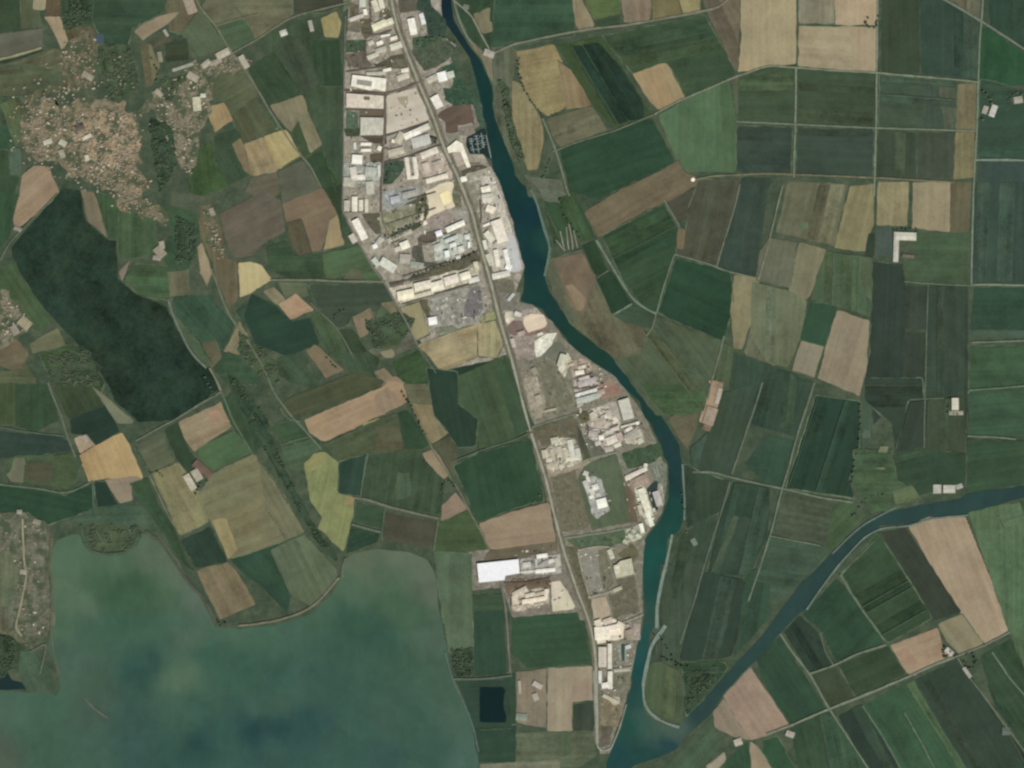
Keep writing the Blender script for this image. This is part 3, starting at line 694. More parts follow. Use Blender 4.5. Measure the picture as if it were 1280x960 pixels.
YARDS = """
E1|66,84,59|.6|75,400 290,400 290,520 80,530
E1|102,92,81|.4|80,530 300,520 320,600 370,640 300,680 120,670
E1|86,81,63|.5|360,650 560,560 690,530 720,680 560,690 480,670
E1|104,98,81|.4|560,590 700,590 730,690 560,690
E1|108,104,90|.4|110,220 240,220 240,320 110,320
E1|98,92,76|.4|140,20 230,60 230,130 140,190
E1|104,98,80|.5|430,110 520,70 570,150 540,180 430,190
E1|94,88,70|.5|240,190 350,190 370,330 300,400 250,330
E1|76,87,66|.5|780,400 1000,360 1180,480 1160,560 1050,650 880,720 760,520
E1|62,84,60|.8|760,380 900,350 1080,370 1000,420 860,480 770,470
E1|50,72,58|.5|600,-80 940,-80 960,60 1100,200 1110,300 1080,370 920,360 900,240 860,120 800,110
E1|92,88,74|.4|600,-80 820,-80 800,110 640,130
E1|96,82,71|.5|90,880 500,930 560,940 820,800 830,830 520,990 480,980 80,910
E1|50,82,60|.6|1000,700 1190,620 1290,900 1240,1080 1080,1000 1180,800 1130,700
E2|78,100,76|.5|100,235 230,230 225,400 100,420
E2|62,76,54|.5|80,410 230,390 240,490 90,490
E2|110,96,83|.4|230,225 480,222 478,285 230,290
E2|98,86,71|.4|330,660 480,640 480,750 340,750
E2|84,70,60|.4|250,490 500,470 510,560 370,560
E2|60,82,63|.6|470,740 680,720 690,800 610,900 560,960 480,970 460,960
E2|192,180,167|.3|510,70 640,30 830,0 850,60 930,330 500,470
E2|166,151,131|.3|610,90 720,70 720,160 680,185 640,160
E2|84,87,71|.6|930,470 1010,480 1000,560 930,580
E2|176,158,146|.5|820,680 1090,620 1150,740 1160,900 900,940 850,820
E2|152,156,142|.6|70,750 450,740 450,960 60,960
E3|100,83,74|.35|40,270 220,160 400,170 420,350 260,370 260,450 140,440 130,340
E3|128,118,108|.4|390,160 430,180 480,380 360,470 270,480 260,400 420,360
E3|124,128,112|.4|130,450 270,460 270,510 180,560
E3|50,80,60|.6|110,0 440,-40 480,120 400,160 210,170 140,100
E3|62,88,70|.5|410,160 480,130 550,400 520,420 470,370
E3|160,154,138|.5|370,850 570,790 640,960 380,960
E3|88,82,70|.4|250,850 390,780 480,760 560,790 370,850 270,900
E4|148,151,145|.5|450,150 830,110 850,180 700,290 500,345
E4|128,128,98|.7|440,360 700,330 860,280 880,180 930,180 860,390 840,430 640,500 540,580 460,540
E4|84,86,60|.5|660,290 800,230 880,160 930,190 880,290 830,380 790,360 800,280
E4|92,89,73|.4|250,370 430,370 450,580 400,590 330,500
E4|218,201,174|.3|900,150 1090,60 1170,50 1190,300 1010,370 870,450 840,440 930,260
E4|236,214,166|.3|1040,180 1140,150 1160,260 1080,300
E4|154,138,130|.4|870,440 1010,390 1170,330 1180,440 1000,510 900,520
E4|104,92,81|.4|880,560 1000,540 1010,620 900,690 820,690 820,620
E4|84,86,72|.5|760,700 860,690 880,860 1000,860 1000,960 860,900 760,820
E5|92,87,70|.4|0,890 230,830 450,740 475,810 300,910 0,970
E5|172,177,161|.6|0,680 120,600 380,560 400,700 240,810 40,860
E5|150,146,136|.4|200,340 330,330 360,450 230,470
E5|104,104,80|.6|215,0 260,0 300,300 240,330 200,240
E5|132,130,112|.4|300,60 430,60 470,340 390,330
E5|186,178,166|.4|480,0 610,0 690,190 740,380 800,560 880,860 900,930 800,960 600,960 560,700 600,450 520,260
E5|176,178,174|.3|770,560 820,600 900,900 890,960 800,960 740,680
E6|94,89,70|.5|240,215 400,150 560,130 900,20 960,-20 970,40 700,170 250,250
E6|104,94,83|.4|40,260 210,230 200,290 70,310
E6|188,177,156|.6|50,320 300,270 700,150 900,110 960,200 900,250 520,370 180,470 120,440
E6|141,138,129|.6|440,430 700,330 960,280 1000,560 950,680 560,740 450,700
E6|112,110,109|.35|870,310 960,300 990,520 960,590 880,620 800,590 810,480
E6|90,88,64|.5|350,450 430,430 470,620 430,640
E6|112,117,93|.5|500,720 700,690 740,740 520,780
E6|108,104,89|.4|1110,240 1290,235 1310,350 1200,400 1120,390
E6|138,142,96|.5|980,600 1100,540 1120,630 980,670
E7|120,116,106|.4|100,290 330,280 310,380 450,410 420,500 300,470 180,500 100,460
E7|152,140,132|.5|110,470 300,470 480,440 580,540 580,700 380,760 170,700
E7|128,104,98|.4|190,570 330,560 400,690 260,720 200,680
E7|220,194,174|.3|360,530 450,495 570,510 590,590 560,640 400,690 350,600
E7|136,108,96|.3|380,690 580,640 590,680 420,730 320,700
E7|150,134,124|.5|230,740 470,730 470,940 260,930
E7|214,212,196|.4|470,760 600,690 690,690 640,800 520,920 480,940 470,850
E7|104,110,94|.4|560,900 700,760 780,820 760,900 640,960
E8|112,110,92|.5|200,200 440,140 520,340 640,640 440,720 330,620 300,350
E8|152,142,124|.5|100,340 240,320 320,500 330,640 300,740 220,750
E8|148,118,100|.4|540,190 720,140 830,230 760,300 620,320
E8|150,116,102|.4|850,430 960,350 1090,450 1080,520 900,550
E8|158,104,94|.3|990,430 1090,445 1050,490
E8|158,150,140|.5|780,680 960,580 1040,580 1100,800 860,870 740,800
E8|98,94,75|.4|210,850 420,780 600,720 640,770 720,960 240,960
E8|92,90,62|.5|640,680 760,660 780,760 700,800
C3|98,94,75|.4|110,220 220,190 300,170 345,250 395,370 360,390 320,300 150,310
C3|74,80,62|.4|330,180 345,240 395,370 370,380 330,280
C3|104,106,88|.4|370,270 450,300 480,345 395,375
C3|106,102,83|.4|200,470 310,430 400,640 380,720 250,740
C3|84,97,73|.4|370,400 520,350 560,470 600,690 400,730 330,480
C3|108,92,77|.4|560,480 610,560 630,690 590,690
C3|60,85,58|.5|545,345 740,290 760,350 690,400 580,430
C3|80,98,70|.5|270,780 560,725 600,790 500,810 340,830
C3|98,96,70|.5|520,850 600,800 640,850 600,900
G2|156,158,146|.5|560,480 640,440 740,480 760,600 820,780 690,870 640,820 590,640
G2|156,140,120|.5|170,300 460,270 640,290 520,370 280,420 210,470
G3|156,134,120|.4|450,320 610,230 690,390 560,400 500,420
G3|110,116,96|.5|640,160 760,110 830,160 820,420 770,620 690,500 720,400
G4|112,92,76|.4|400,500 500,420 860,420 880,480 860,560 440,600
G4|198,190,168|.3|870,460 960,450 1040,560 1115,710 1080,740 885,755
G4|212,197,182|.3|880,470 960,460 980,600 900,700
G4|96,92,72|.5|1000,100 1140,110 1290,700 1290,860 1180,640 1080,300
G5|133,131,119|.3|245,160 440,110 560,100 620,460 580,560 380,590
G5|112,110,90|.4|450,140 540,120 620,460 570,540 510,540 470,300
G5|104,98,81|.4|560,590 700,560 640,440 830,390 860,690 880,760 700,790 620,820
G5|164,148,131|.4|400,630 540,600 600,830 410,850
G6|222,208,190|.4|330,240 520,180 650,230 640,380 360,440
G6|128,124,110|.5|540,440 720,400 740,480 700,640 540,660
G6|112,110,94|.5|540,740 700,720 700,900 560,910
G6|156,144,132|.4|640,250 800,230 800,400 660,400
G7|122,111,89|.5|380,240 600,330 640,400 560,560 400,540
G7|96,90,77|.4|385,545 530,540 490,730 390,745
G7|168,160,140|.4|440,220 590,260 600,320 540,330
G1|184,172,158|.9|280,500 470,460 560,560 610,640 560,700 420,690 320,650
G1|172,160,150|1.0|300,690 600,690 640,800 560,860 470,930 420,860 300,790
G1|166,158,140|1.0|640,690 780,640 850,780 740,850 650,820
G2|170,162,144|.9|140,190 330,60 480,70 540,280 460,340 210,380
E8|168,156,144|.8|600,360 860,330 880,460 640,520
E8|172,170,154|.8|620,500 880,440 900,520 660,640
E8|190,182,164|.8|470,110 560,80 600,180 520,340 470,260
E8|160,140,124|.8|560,180 720,130 830,240 740,320 600,330
E7|196,184,166|.6|180,470 300,490 260,560 170,640
G3|186,176,158|.8|400,260 620,170 640,220 440,330
G3|190,184,162|.8|500,380 600,380 700,700 680,790 620,760 560,640
G3|150,144,132|.8|660,420 790,330 800,560 740,620
G3|160,160,136|.9|420,820 560,760 610,860 520,930 400,950
G4|160,154,146|.8|560,230 950,180 980,370 560,390
G4|176,162,146|.8|460,540 850,520 850,680 480,760
"""
BASE = """
P|148,139,126|.7|438,-30 548,-30 556,50 582,130 602,190 622,222 640,275 656,335 640,378 640,448 552,466 530,432 512,410 496,384 478,348 445,300 428,265 430,110
P|124,119,104|.6|640,380 666,381 690,402 708,428 740,452 770,472 796,505 812,532 826,565 834,600 828,640 806,672 803,720 803,770 790,840 784,870 762,942 750,942 746,830 738,780 705,690 675,570 655,510 637,448
P|124,116,105|.6|585,690 700,672 735,775 640,772 628,734 590,738
"""
HALLS = """
# tile|cx,cy,length,width,angle or polygon|roof rgb|height|label
E1|265,28,90,62,90|186,190,172|10|pale greenish hall at the top edge, west of two cream halls
E1|205,178,150,38,-20|190,181,173|8|lilac grey shed slanting below the pale hall at the top edge
E1|293,122,58,38,80|228,224,210|9|small white block at the end of the slanting lilac grey shed
E1|395,60,120,60,70|198,196,172|11|western of two cream halls at the top edge beside the main road
E1|455,40,100,50,75|204,202,178|11|eastern of two cream halls at the top edge beside the main road
E1|435,255,150,72,-24|212,208,180|10|long cream hall facing the main road, western section with a stepped end
E1|530,222,90,62,-22|206,202,176|10|shorter cream hall against the main road verge, joined to the stepped hall
E1|495,356,92,20,-10|230,224,210|7|thin white shed, narrowest roof north of the grey goods yard
E1|578,383,72,36,-18|228,216,198|9|small pinkish white shed with dark trees on its north side
E1|438,430,66,38,-22|232,228,214|9|small bright white shed on the pale yard south of the thin white shed
E1|350,430,60,44,-20|192,188,168|8|dull cream shed west of the small bright white shed
E1|600,462,120,66,-18|198,192,174|9|grey cream hall by the main road, north of the olive dark lots
E1|370,560,120,46,-22|188,184,164|8|dull cream hall along the brown grey bare lot
E1|450,500,110,50,-18|178,174,158|8|dull grey hall in the middle of the pale goods yard
E1|765,268,165,72,78|240,234,222|12|big bright white hall east of the main road near the top edge
E1|865,190,112,44,74|216,216,206|9|narrow white shed between the big bright white hall and the river
E1|512,700,84,30,-12|226,220,206|8|small white shed above the white hall with the sunken grey roof
E1|690,704,76,40,-12|226,216,198|8|small pinkish shed beside the main road, south of the olive lot
E1|165,752 505,788 495,918 390,892 345,908 150,862|240,231,216|13|big white hall with a sunken grey roof section, by the western boundary road
E1|400,735,190,34,-3|176,172,156|8|long grey annex along the north wall of the hall with sunken roof
E1|1062,768,92,96,-14|226,227,214|11|square white hall at the green wedge beside the river
E1|1146,748,70,66,-14|190,196,174|9|pale green shed touching the square white hall on its river side
E1|960,790,110,60,-26|186,180,164|8|cream shed west of the square white hall by the green wedge
E1|670,770,120,60,-20|196,182,166|8|pinkish hall in the road corner north of the gravel lot
E2|1010,140,130,84,62|224,218,208|11|white hall between the main road and the brown bare plot
E2|105,55 480,80 475,210 340,205 105,195|205,191,175|12|wide pinkish hall with one dark roof hatch, by the western boundary road
E2|245,295 478,300 470,470 245,475|184,180,166|12|wide plain grey hall south of the wide pinkish hall
E2|300,562,106,30,0|238,233,222|8|northern of two parallel bright white sheds by the western road
E2|300,622,102,28,0|236,231,220|8|southern of two parallel bright white sheds by the western road
E2|188,580,72,28,88|196,198,182|7|narrow pale shed west of the two parallel bright white sheds
E2|435,604,40,44,20|228,224,206|8|small white block on the lane east of the two parallel sheds
E2|212,716,104,92,3|242,236,226|12|square bright white hall in the crowded western block
E2|178,860,140,64,80|206,196,186|9|pinkish shed south of the square bright white hall
E2|268,890,52,48,10|214,208,196|8|small white block in the crowded western block
E2|350,840,120,96,4|170,172,154|9|flat grey green hall in the crowded western block
E2|430,830,120,26,88|192,197,182|8|narrow pale strip roof on the eastern edge of the crowded western block
E2|760,460,170,66,-23|238,230,219|10|long white shed south of the gravel lot
E2|885,400,104,58,-24|202,199,184|9|pale shed by the main road, joined to the long white shed
E2|850,532,190,104,-16|180,180,166|10|wide grey hall south of the long white shed
E2|575,530,36,34,10|234,226,210|7|tiny white block on the tan yard south of the gravel lot
E2|640,500,120,76,-60|180,172,150|8|tan roofed shed on the yard south of the gravel lot
E2|600,640,160,70,-14|184,175,156|8|wide tan shed at the south end of the tan yard
E2|717,790,190,42,82|216,207,192|9|western leg of a pale U shaped hall beside the dark green lot
E2|795,790,200,44,82|214,205,190|9|eastern leg of a pale U shaped hall beside the dark green lot
E2|765,895,112,36,-4|220,211,196|9|southern cross piece of a pale U shaped hall
E2|935,650,180,64,-22|210,202,187|9|cream shed slanting away from the main road, north of the pinkish courts
E2|905,800,110,70,70|192,175,163|8|pinkish shed in the middle of the pinkish courts
E2|1020,770,100,84,-20|178,160,148|8|dull pink shed in the pinkish courts next to the main road
E2|1010,905,226,50,-16|224,210,192|9|long cream shed along the south side of the pinkish courts
E3|150,600 245,525 305,555 388,790 350,802 285,640 210,642 165,652|228,220,201|11|angled white L shaped hall between the main road and the pontoon basin
E3|266,705,150,82,70|168,152,141|9|dull pink hall in the crook of the angled white hall
E3|318,912,60,50,-15|228,226,214|8|small white block east of the main road, south of the pontoon basin
E4|130,60,110,90,4|172,170,154|9|flat grey hall south of the pinkish shed by the western road
E4|210,14,110,50,4|224,213,203|9|pinkish white shed above the row of four parallel sheds
E4|340,120,130,80,86|180,178,162|9|grey hall above the eastern end of the row of four parallel sheds
E4|108,300,108,54,90|180,178,160|9|greyest, first from the west of the row of four parallel sheds
E4|187,282,150,56,90|214,210,190|10|longest, second from the west of the row of four parallel sheds
E4|250,296,112,42,90|206,201,182|9|narrow third from the west of the row of four parallel sheds
E4|305,296,130,36,90|199,195,174|9|slim easternmost of the row of four parallel sheds
E4|240,535,222,74,62|238,230,218|12|long white hall set askew by the western boundary road
E4|172,626,92,60,60|192,182,170|8|small pinkish shed at the south end of the askew white hall
E4|390,702,50,44,-25|226,232,220|8|small white block on the lane south of the askew white hall
E4|440,650,84,56,-50|168,168,154|8|grey shed beside the small white block on the lane
E4|520,890,170,90,32|198,199,180|10|pale hall at the bend of the western boundary road
E4|400,860,90,50,50|180,192,172|8|pale green shed at the road edge near the bend
E4|690,692,92,78,-22|232,226,208|11|square white hall west of the silver plant
E4|618,732,62,46,-22|202,192,174|8|tan annex at the west wall of the square white hall
E4|640,600,260,46,-23|178,172,154|8|long tan shed south of the scrubby olive ground
E4|880,472,60,40,-20|224,208,190|7|small cream block at the south tip of the sand heap
E4|690,830,110,96,4|165,157,145|8|square dull grey hall south of the square white hall
E4|810,890,130,60,10|146,154,134|8|low grey green shed west of the silver plant
E4|590,235,90,64,-10|172,174,176|9|bluish grey hall in the grey yard west of the sand heap
E4|740,180,150,60,-14|160,158,150|9|grey hall on the north side of the grey yard
E4|1030,575,64,56,-20|226,226,226|9|white block at the west end of a long cream hall
E5|235,505,200,56,-24|224,220,207|11|long cream hall above the silver plant, beside the main road
E5|190,630,140,36,-22|194,202,188|12|long greenish shed in the silver plant
E5|350,610,50,48,-10|206,210,192|10|squarish pale block at the north corner of the silver plant
E5|210,690,70,40,-20|212,218,204|12|bright pale block in the middle of the silver plant
E5|150,780,64,48,80|228,238,226|14|brightest white tower block in the silver plant
E5|290,730,62,58,-15|206,204,188|10|cream block on the east side of the silver plant
E5|262,812,46,34,-15|202,204,190|8|small block at the south edge of the silver plant
E5|369,690,60,22,88|240,240,230|12|thin white block by the main road, in the silver plant
E5|60,712,84,66,-22|182,184,168|9|grey shed on the west side of the silver plant
E5|538,132,90,58,-14|232,224,208|9|bright white shed on the quay, northernmost
E5|550,222,104,86,-6|197,191,177|9|grey cream hall on the quay between two smaller sheds
E5|585,332,88,72,22|224,208,192|9|pinkish cream shed on the quay north of the big pink hall
E5|674,552,230,110,71|226,213,199|13|big pale pink hall on the quay
E5|545,488,72,24,-22|232,226,214|7|thin white shed between the main road and the big pale pink hall
E5|575,608,120,62,52|207,203,183|9|cream shed west of the big pale pink hall
E5|530,690,96,36,76|206,206,184|8|pale shed by the main road, south of the thin white shed
E5|648,822,172,46,80|224,217,202|9|western of two parallel white sheds on the southern quay
E5|750,830,192,44,77|220,220,209|9|eastern of two parallel white sheds on the southern quay
E5|575,838,120,48,68|192,188,168|8|dull cream shed west of the two parallel white sheds on the quay
E6|216,388,166,92,-12|230,220,193|12|creamiest west end of the long pale hall row
E6|390,296,172,80,-13|220,208,189|12|second hall from the west in the long pale hall row
E6|530,300,130,92,-15|226,218,199|12|third hall from the west in the long pale hall row
E6|672,240,138,84,-16|224,208,197|12|pinkest hall in the long pale hall row
E6|812,200,104,72,-18|236,228,209|12|brightest hall near the east end of the long pale hall row
E6|898,240,108,54,-15|207,200,190|10|grey east end of the long pale hall row, near the main road
E6|922,100,88,46,78|192,188,163|9|tan shed between the long pale hall row and the main road
E6|340,400,320,44,-15|198,190,168|8|long dull tan lean-to below the long pale hall row
E6|488,650,86,78,-10|246,242,231|12|square brilliant white hall alone on the scrap yard
E6|600,500,70,40,-30|166,162,150|6|grey shed in the middle of the scrap yard
E6|1170,190,180,60,-12|206,204,192|9|pale shed on the quay by the southern river landing
E7|205,30,60,60,20|228,228,216|9|small white block on the quay north of the river landing
E7|230,330,90,30,-50|188,190,176|7|pale shed at the river landing by the road bend
E7|250,790,90,40,70|182,170,156|8|dull shed by the main road south of the red ore yard
E8|500,165,130,72,108|186,184,166|12|pale rounded shed at the head of the lane to the red yard
E8|675,285,86,42,-10|230,220,207|9|small bright white shed on the rusty scrap yard
E8|592,206,62,22,-20|192,178,157|7|thin tan shed north of the small bright white shed
E8|745,385,176,64,-16|175,162,161|10|long lilac hall west of the red yard
E8|742,482,226,28,-16|204,204,194|9|long narrow white shed south of the lilac hall
E8|755,545,230,56,-15|172,176,162|9|long grey green shed south of the narrow white shed
E8|1140,652,208,112,74|185,183,170|12|big plain grey hall by the river, south of the red yard
E8|1180,806,190,22,-15|198,194,178|8|thin pale shed at the south end of the big plain grey hall
E8|1254,790,34,32,-15|212,210,196|9|tiny white block at the river end of the thin pale shed
E8|385,660,128,24,-12|167,157,140|7|thin tan shed on the light gravel plot
E8|265,560,100,60,75|164,150,134|8|pinkish tan shed on the light gravel plot
E8|225,270,70,50,60|142,138,120|7|dull grey shed at the north end of the light gravel plot
G1|335,560,80,56,60|184,175,156|9|tan shed at the west edge of the crowded works, near the lane crossing
G1|400,620,120,84,-22|170,154,142|9|dull pink hall in the crowded works
G1|478,535,70,46,80|176,170,152|8|tan block north of the dull pink hall in the crowded works
G1|412,775,48,44,-10|238,234,224|9|small brilliant white block in the crowded works
G1|515,800,112,78,-22|210,198,184|10|pale pink hall in the crowded works
G1|600,770,90,56,70|178,158,146|8|rosy shed beside the pale pink hall in the crowded works
G1|330,740,90,58,10|164,157,148|8|grey shed on the western lane of the crowded works
G1|490,892,84,52,-10|172,164,154|8|grey shed at the southern tip of the crowded works
G1|720,750,150,80,-32|162,152,142|9|brown grey shed with dark hatches near the river in the crowded works
G1|800,808,66,54,-32|180,179,160|8|pale green shed at the river corner of the crowded works
G1|482,718,64,34,-10|184,182,164|7|small pale block between the two pink halls
G2|270,82,84,58,-14|180,176,156|9|grey cream shed at the north of the many roofed works by the main road
G2|168,220,84,56,80|180,175,155|8|westernmost shed of the many roofed works by the main road
G2|245,225,110,36,78|174,167,146|8|narrow tan shed in the many roofed works by the main road
G2|315,190,90,50,80|178,172,152|8|tan block at the middle of the many roofed works
G2|430,165,172,54,80|192,195,176|9|long pale green shed in the many roofed works
G2|496,205,84,52,80|187,187,169|8|pale shed on the east side of the many roofed works
G2|450,268,150,38,-6|204,202,183|8|bright strip roof on the south side of the many roofed works
G2|335,340,54,38,-10|194,184,164|7|small cream block at the south edge of the many roofed works
G2|230,332,84,56,-20|168,156,138|8|dull pinkish shed at the road corner of the many roofed works
G2|578,414,50,46,20|192,186,176|8|small pale block north of the white hall on the grass lots
G2|585,545,124,44,68|190,186,182|9|long lilac grey shed on the concrete strip between the grass lots
G2|672,550,62,56,-20|214,212,200|9|pale square shed on the concrete strip between the grass lots
G2|634,648,46,34,-20|238,233,223|8|tiny bright white block on the concrete strip between the grass lots
G2|700,625,46,38,-15|190,184,174|7|small grey block just north of the square white hall on the grass lots
G2|737,712,100,94,-14|240,238,228|12|square bright white hall on the concrete strip between the grass lots
G3|520,252,232,42,-25|210,200,185|10|long narrow white shed above the pinkish river yard
G3|560,330,150,90,-26|156,136,122|9|brownish pink hall south of the long narrow white shed
G3|612,190,72,36,100|199,199,182|8|small pale shed at the head of the boat slips
G3|600,520,240,66,70|214,211,190|9|long cream shed running along the boat slip
G3|655,710,150,46,68|216,222,200|9|pale green shed at the river point, in line with the cream shed
G3|577,800,92,40,76|226,226,200|8|bright cream block near the river point
G3|735,505,150,66,72|176,170,167|9|lilac grey shed at the water's edge beyond the boat slip
G3|462,880,56,38,30|174,180,152|6|westernmost of four small pale sheds near the river point
G3|545,880,60,36,40|180,190,164|6|largest of four small pale sheds near the river point
G3|500,832,50,30,40|168,174,146|6|northernmost of four small pale sheds near the river point
G3|415,936,54,40,20|164,170,140|6|southernmost of four small pale sheds near the river point
G4|130,275 545,230 557,372 415,395 405,440 150,465|252,252,249|15|huge brilliant white hall, largest roof of the whole estate
G4|625,287,84,52,-5|194,190,182|9|small grey white block east of the huge brilliant white hall
G4|780,198,110,40,-8|240,236,223|9|small bright white shed north east of the huge hall
G4|722,270,84,22,88|184,182,174|8|thin grey shed south of the small bright white shed
G4|790,278,120,40,-30|150,148,142|8|slanting dark grey shed beside the thin grey shed
G4|812,344,200,40,-6|228,224,214|9|long white shed along the lane east of the huge hall
G4|640,356,150,24,-5|198,196,186|7|narrow pale shed joining the huge hall to the long white shed
G4|935,262,90,40,60|178,174,162|8|tan shed beside the main road, east of the long white shed
G4|560,560,160,62,-27|190,174,156|9|slanting tan hall in the works south of the huge hall
G4|700,640,244,46,-9|226,209,187|10|long cream shed in the works south of the huge hall
G4|820,582,104,34,94|218,202,184|9|short cream wing at the east end of the long cream shed
G4|750,578,120,36,-14|190,170,152|8|dull pink shed inside the crook of the long cream shed
G4|508,640,84,58,85|200,184,164|8|cream shed at the west end of the works south of the huge hall
G4|590,712,66,50,60|180,164,146|8|tan block south west of the long cream shed
G5|588,180,100,46,68|185,185,158|9|small cream shed at the top right corner of the grey lorry park
G5|680,250 795,220 822,380 642,420 612,312|179,176,151|11|big cream hall between the grey lorry park and the river
G5|650,330,84,56,80|196,192,170|12|brighter raised block on the west end of the big cream hall
G5|655,530,90,36,-22|170,162,140|7|tan shed along the lane south of the lorry park
G6|385,240,90,64,70|208,193,176|9|rosy cream shed at the northern end of the bright river works
G6|420,330,150,130,-4|230,218,199|13|largest cream hall of the bright river works
G6|540,290,110,90,-10|228,212,195|12|pinkish white hall next to the largest cream hall
G6|605,250,80,56,30|208,192,174|9|tan pink shed east of the pinkish white hall
G6|480,210,90,60,-20|200,180,164|9|dull rosy shed at the north of the bright river works
G6|700,330,80,60,70|150,132,116|8|brown shed near the quay of the bright river works
G6|425,568,200,84,90|192,180,165|11|long dull pink hall beside the main road in the river works
G6|497,560,250,42,90|208,202,187|10|longest narrow pale shed of the river works
G6|620,702,158,24,-5|172,170,155|7|thin grey shed on the cross lane towards the river
G6|400,768,126,34,90|200,200,185|8|narrow white shed south of the cross lane, by the main road
G6|500,800,176,48,90|210,206,193|9|wider white shed south of the cross lane
G6|448,852,66,56,-10|220,218,207|10|bright square block joining the two white sheds south of the cross lane
G6|680,468,56,38,-20|186,192,182|7|pale block at the head of the river slips
G7|505,268,170,36,26|174,168,145|7|tan slanting shed at the north end of the southern spit
G8|895,290,100,52,28|176,167,154|7|pale diamond shaped barn beside the tan ploughed field
G8|715,310,130,30,88|156,148,134|6|narrow grey barn at the west side of the farmyard by the tan field
G8|875,410,76,56,70|154,150,134|6|grey barn in the middle of the farmyard by the tan field
G8|735,610,110,70,4|124,134,118|5|low grey green glasshouse in the farmyard by the tan field
B4|640,275,150,26,92|206,202,188|8|long white west wing of the farmstead among green eastern fields
B4|690,222,100,40,2|222,218,202|9|bright white north barn of the farmstead among green eastern fields
B4|700,320,60,16,6|120,112,98|6|low brown shed in the farmstead among green eastern fields
C4|935,100,60,34,90|226,220,200|8|white farmhouse on a pale yard by the eastern ditch
C4|940,145,70,20,0|176,168,146|6|tan shed south of the white farmhouse by the eastern ditch
C4|845,525,40,44,0|196,194,180|8|western barn of the farm on the canal bank
C4|905,525,60,40,0|206,204,190|8|large white barn of the farm on the canal bank
C4|955,512,34,24,-20|170,172,158|6|small grey shed of the farm on the canal bank
A4|1125,555,60,30,-70|214,208,200|8|white farmhouse at the northern crossroads farm
A4|1085,550,40,26,-70|180,172,156|6|tan shed at the northern crossroads farm
A4|1250,500,44,34,-10|176,172,158|6|pale barn by the right edge of the picture
D4|905,378,44,26,40|206,196,190|7|white house among trees at the pink tan field
D4|995,482,60,18,55|178,172,164|6|narrow pale shed south of the ring of trees
D4|110,790,44,30,20|184,174,164|7|pale farmhouse at the south end of the long farm track
D4|1190,775,40,40,0|96,114,96|5|grey green hut along the far south eastern track
D3|1130,830,40,34,-20|196,186,172|7|white farmhouse at the tip of the tan triangular field
C1|950,490,84,34,60|206,196,174|8|long white barn of the farmstead in the olive yellow fields
C1|985,455,60,40,60|188,176,156|7|tan barn of the farmstead in the olive yellow fields
C1|1015,425,110,40,40|128,96,84|7|red brown barn of the farmstead in the olive yellow fields
C1|425,275,40,22,70|176,160,150|6|grey pink shed on the pale pink plot
C1|98,640,26,22,0|170,168,150|6|pale hut at the edge of the western peninsula
C1|185,690,40,26,20|150,146,126|6|grey tan hut on the western peninsula
C1|118,940,36,24,10|168,162,142|6|pale hut beside the track on the western peninsula
A2|138,165,36,30,-20|222,216,204|7|small white house on the green fields west of the estate
A2|275,130,56,20,75|186,180,160|6|narrow pale shed beside the yellowish square field
A2|1165,268,54,34,20|190,182,170|7|pale house on the far river bank
A2|1050,35,30,24,10|120,134,112|6|grey green hut on the far river bank at the top edge
A1|1115,270,70,36,-28|196,186,166|7|biggest cream barn at the north eastern hamlet
A1|1030,320,50,28,-40|188,176,160|6|cream shed west of the biggest barn in the north eastern hamlet
A1|1080,310,60,24,-22|180,164,148|6|pinkish shed below the biggest barn in the north eastern hamlet
A1|1220,310,70,30,60|190,182,162|7|cream barn east of the road at the north eastern hamlet
A1|915,335,110,16,-18|168,170,148|5|long narrow pale glasshouse west of the north eastern hamlet
A1|965,385,60,34,30|182,172,152|6|tan shed south of the long narrow glasshouse
A1|985,520,70,40,85|214,208,176|8|bright cream hall beside the orange tan square field
A1|1016,478,26,20,0|226,222,206|6|tiny white hut north of the bright cream hall
A1|800,285,52.5,22.5,80|156,150,126|6|tan shed in the paddocks north of the village
A1|830,165,37.5,15,60|172,174,150|6|pale shed in the dark paddock north of the village
A1|950,25,90,50,70|182,158,140|6|rosy barn at the top edge beside the straight road
A1|795,465,45,25.5,40|176,164,144|6|tan barn between the village and the north eastern hamlet
A1|440,380,60,30,30|164,158,136|6|pale barn north of the village centre
A1|240,710,45,25.5,-20|206,200,180|8|white hall on the western side of the village
A1|315,715,37.5,30,30|196,192,172|8|cream hall next to the white hall in the western village
A1|435,685,49.5,18,-28|226,218,200|8|brightest slanting white roof in the village centre
A1|435,790,30,19.5,80|222,212,190|8|white roof south of the brightest slanting one in the village centre
A1|400,640,45,30,-20|108,96,92|9|dark grey roofed hall in the village centre
A1|310,770,42,27,70|170,166,146|8|grey cream hall in the southern village
B1|125,655,64,50,40|172,160,130|6|square tan hall of the western hamlet beside the dark field
B1|75,690,50,34,60|164,152,138|6|pinkish shed of the western hamlet beside the dark field
B1|90,185,40,20,20|160,152,140|6|pale shed at the corner of the pink tan field
B1|800,300,60,44,50|164,152,132|6|tan farmhouse in the green fields south of the village
B1|810,265,40,26,80|176,166,146|6|small cream shed north of the tan farmhouse
B1|785,330,40,24,10|170,156,140|6|small pinkish shed south of the tan farmhouse
B1|1060,100,40,24,70|162,152,130|6|tan shed at the lane bend south of the north eastern hamlet
C3|910,790,36,24,60|124,138,118|5|small grey green hut east of the sand spit
C3|990,160,90,56,108|176,152,130|7|tan shed on the levelled strip west of the dark eastern fields
C3|1032,60,80,22,105|196,180,164|6|narrow pale shed on the levelled strip west of the dark eastern fields
G1|360,610,70,40,60|206,198,182|8|slim cream shed on the western edge of the pinkish works yard
G1|440,570,60,40,-22|214,206,192|8|cream block in the notch of the pinkish works yard
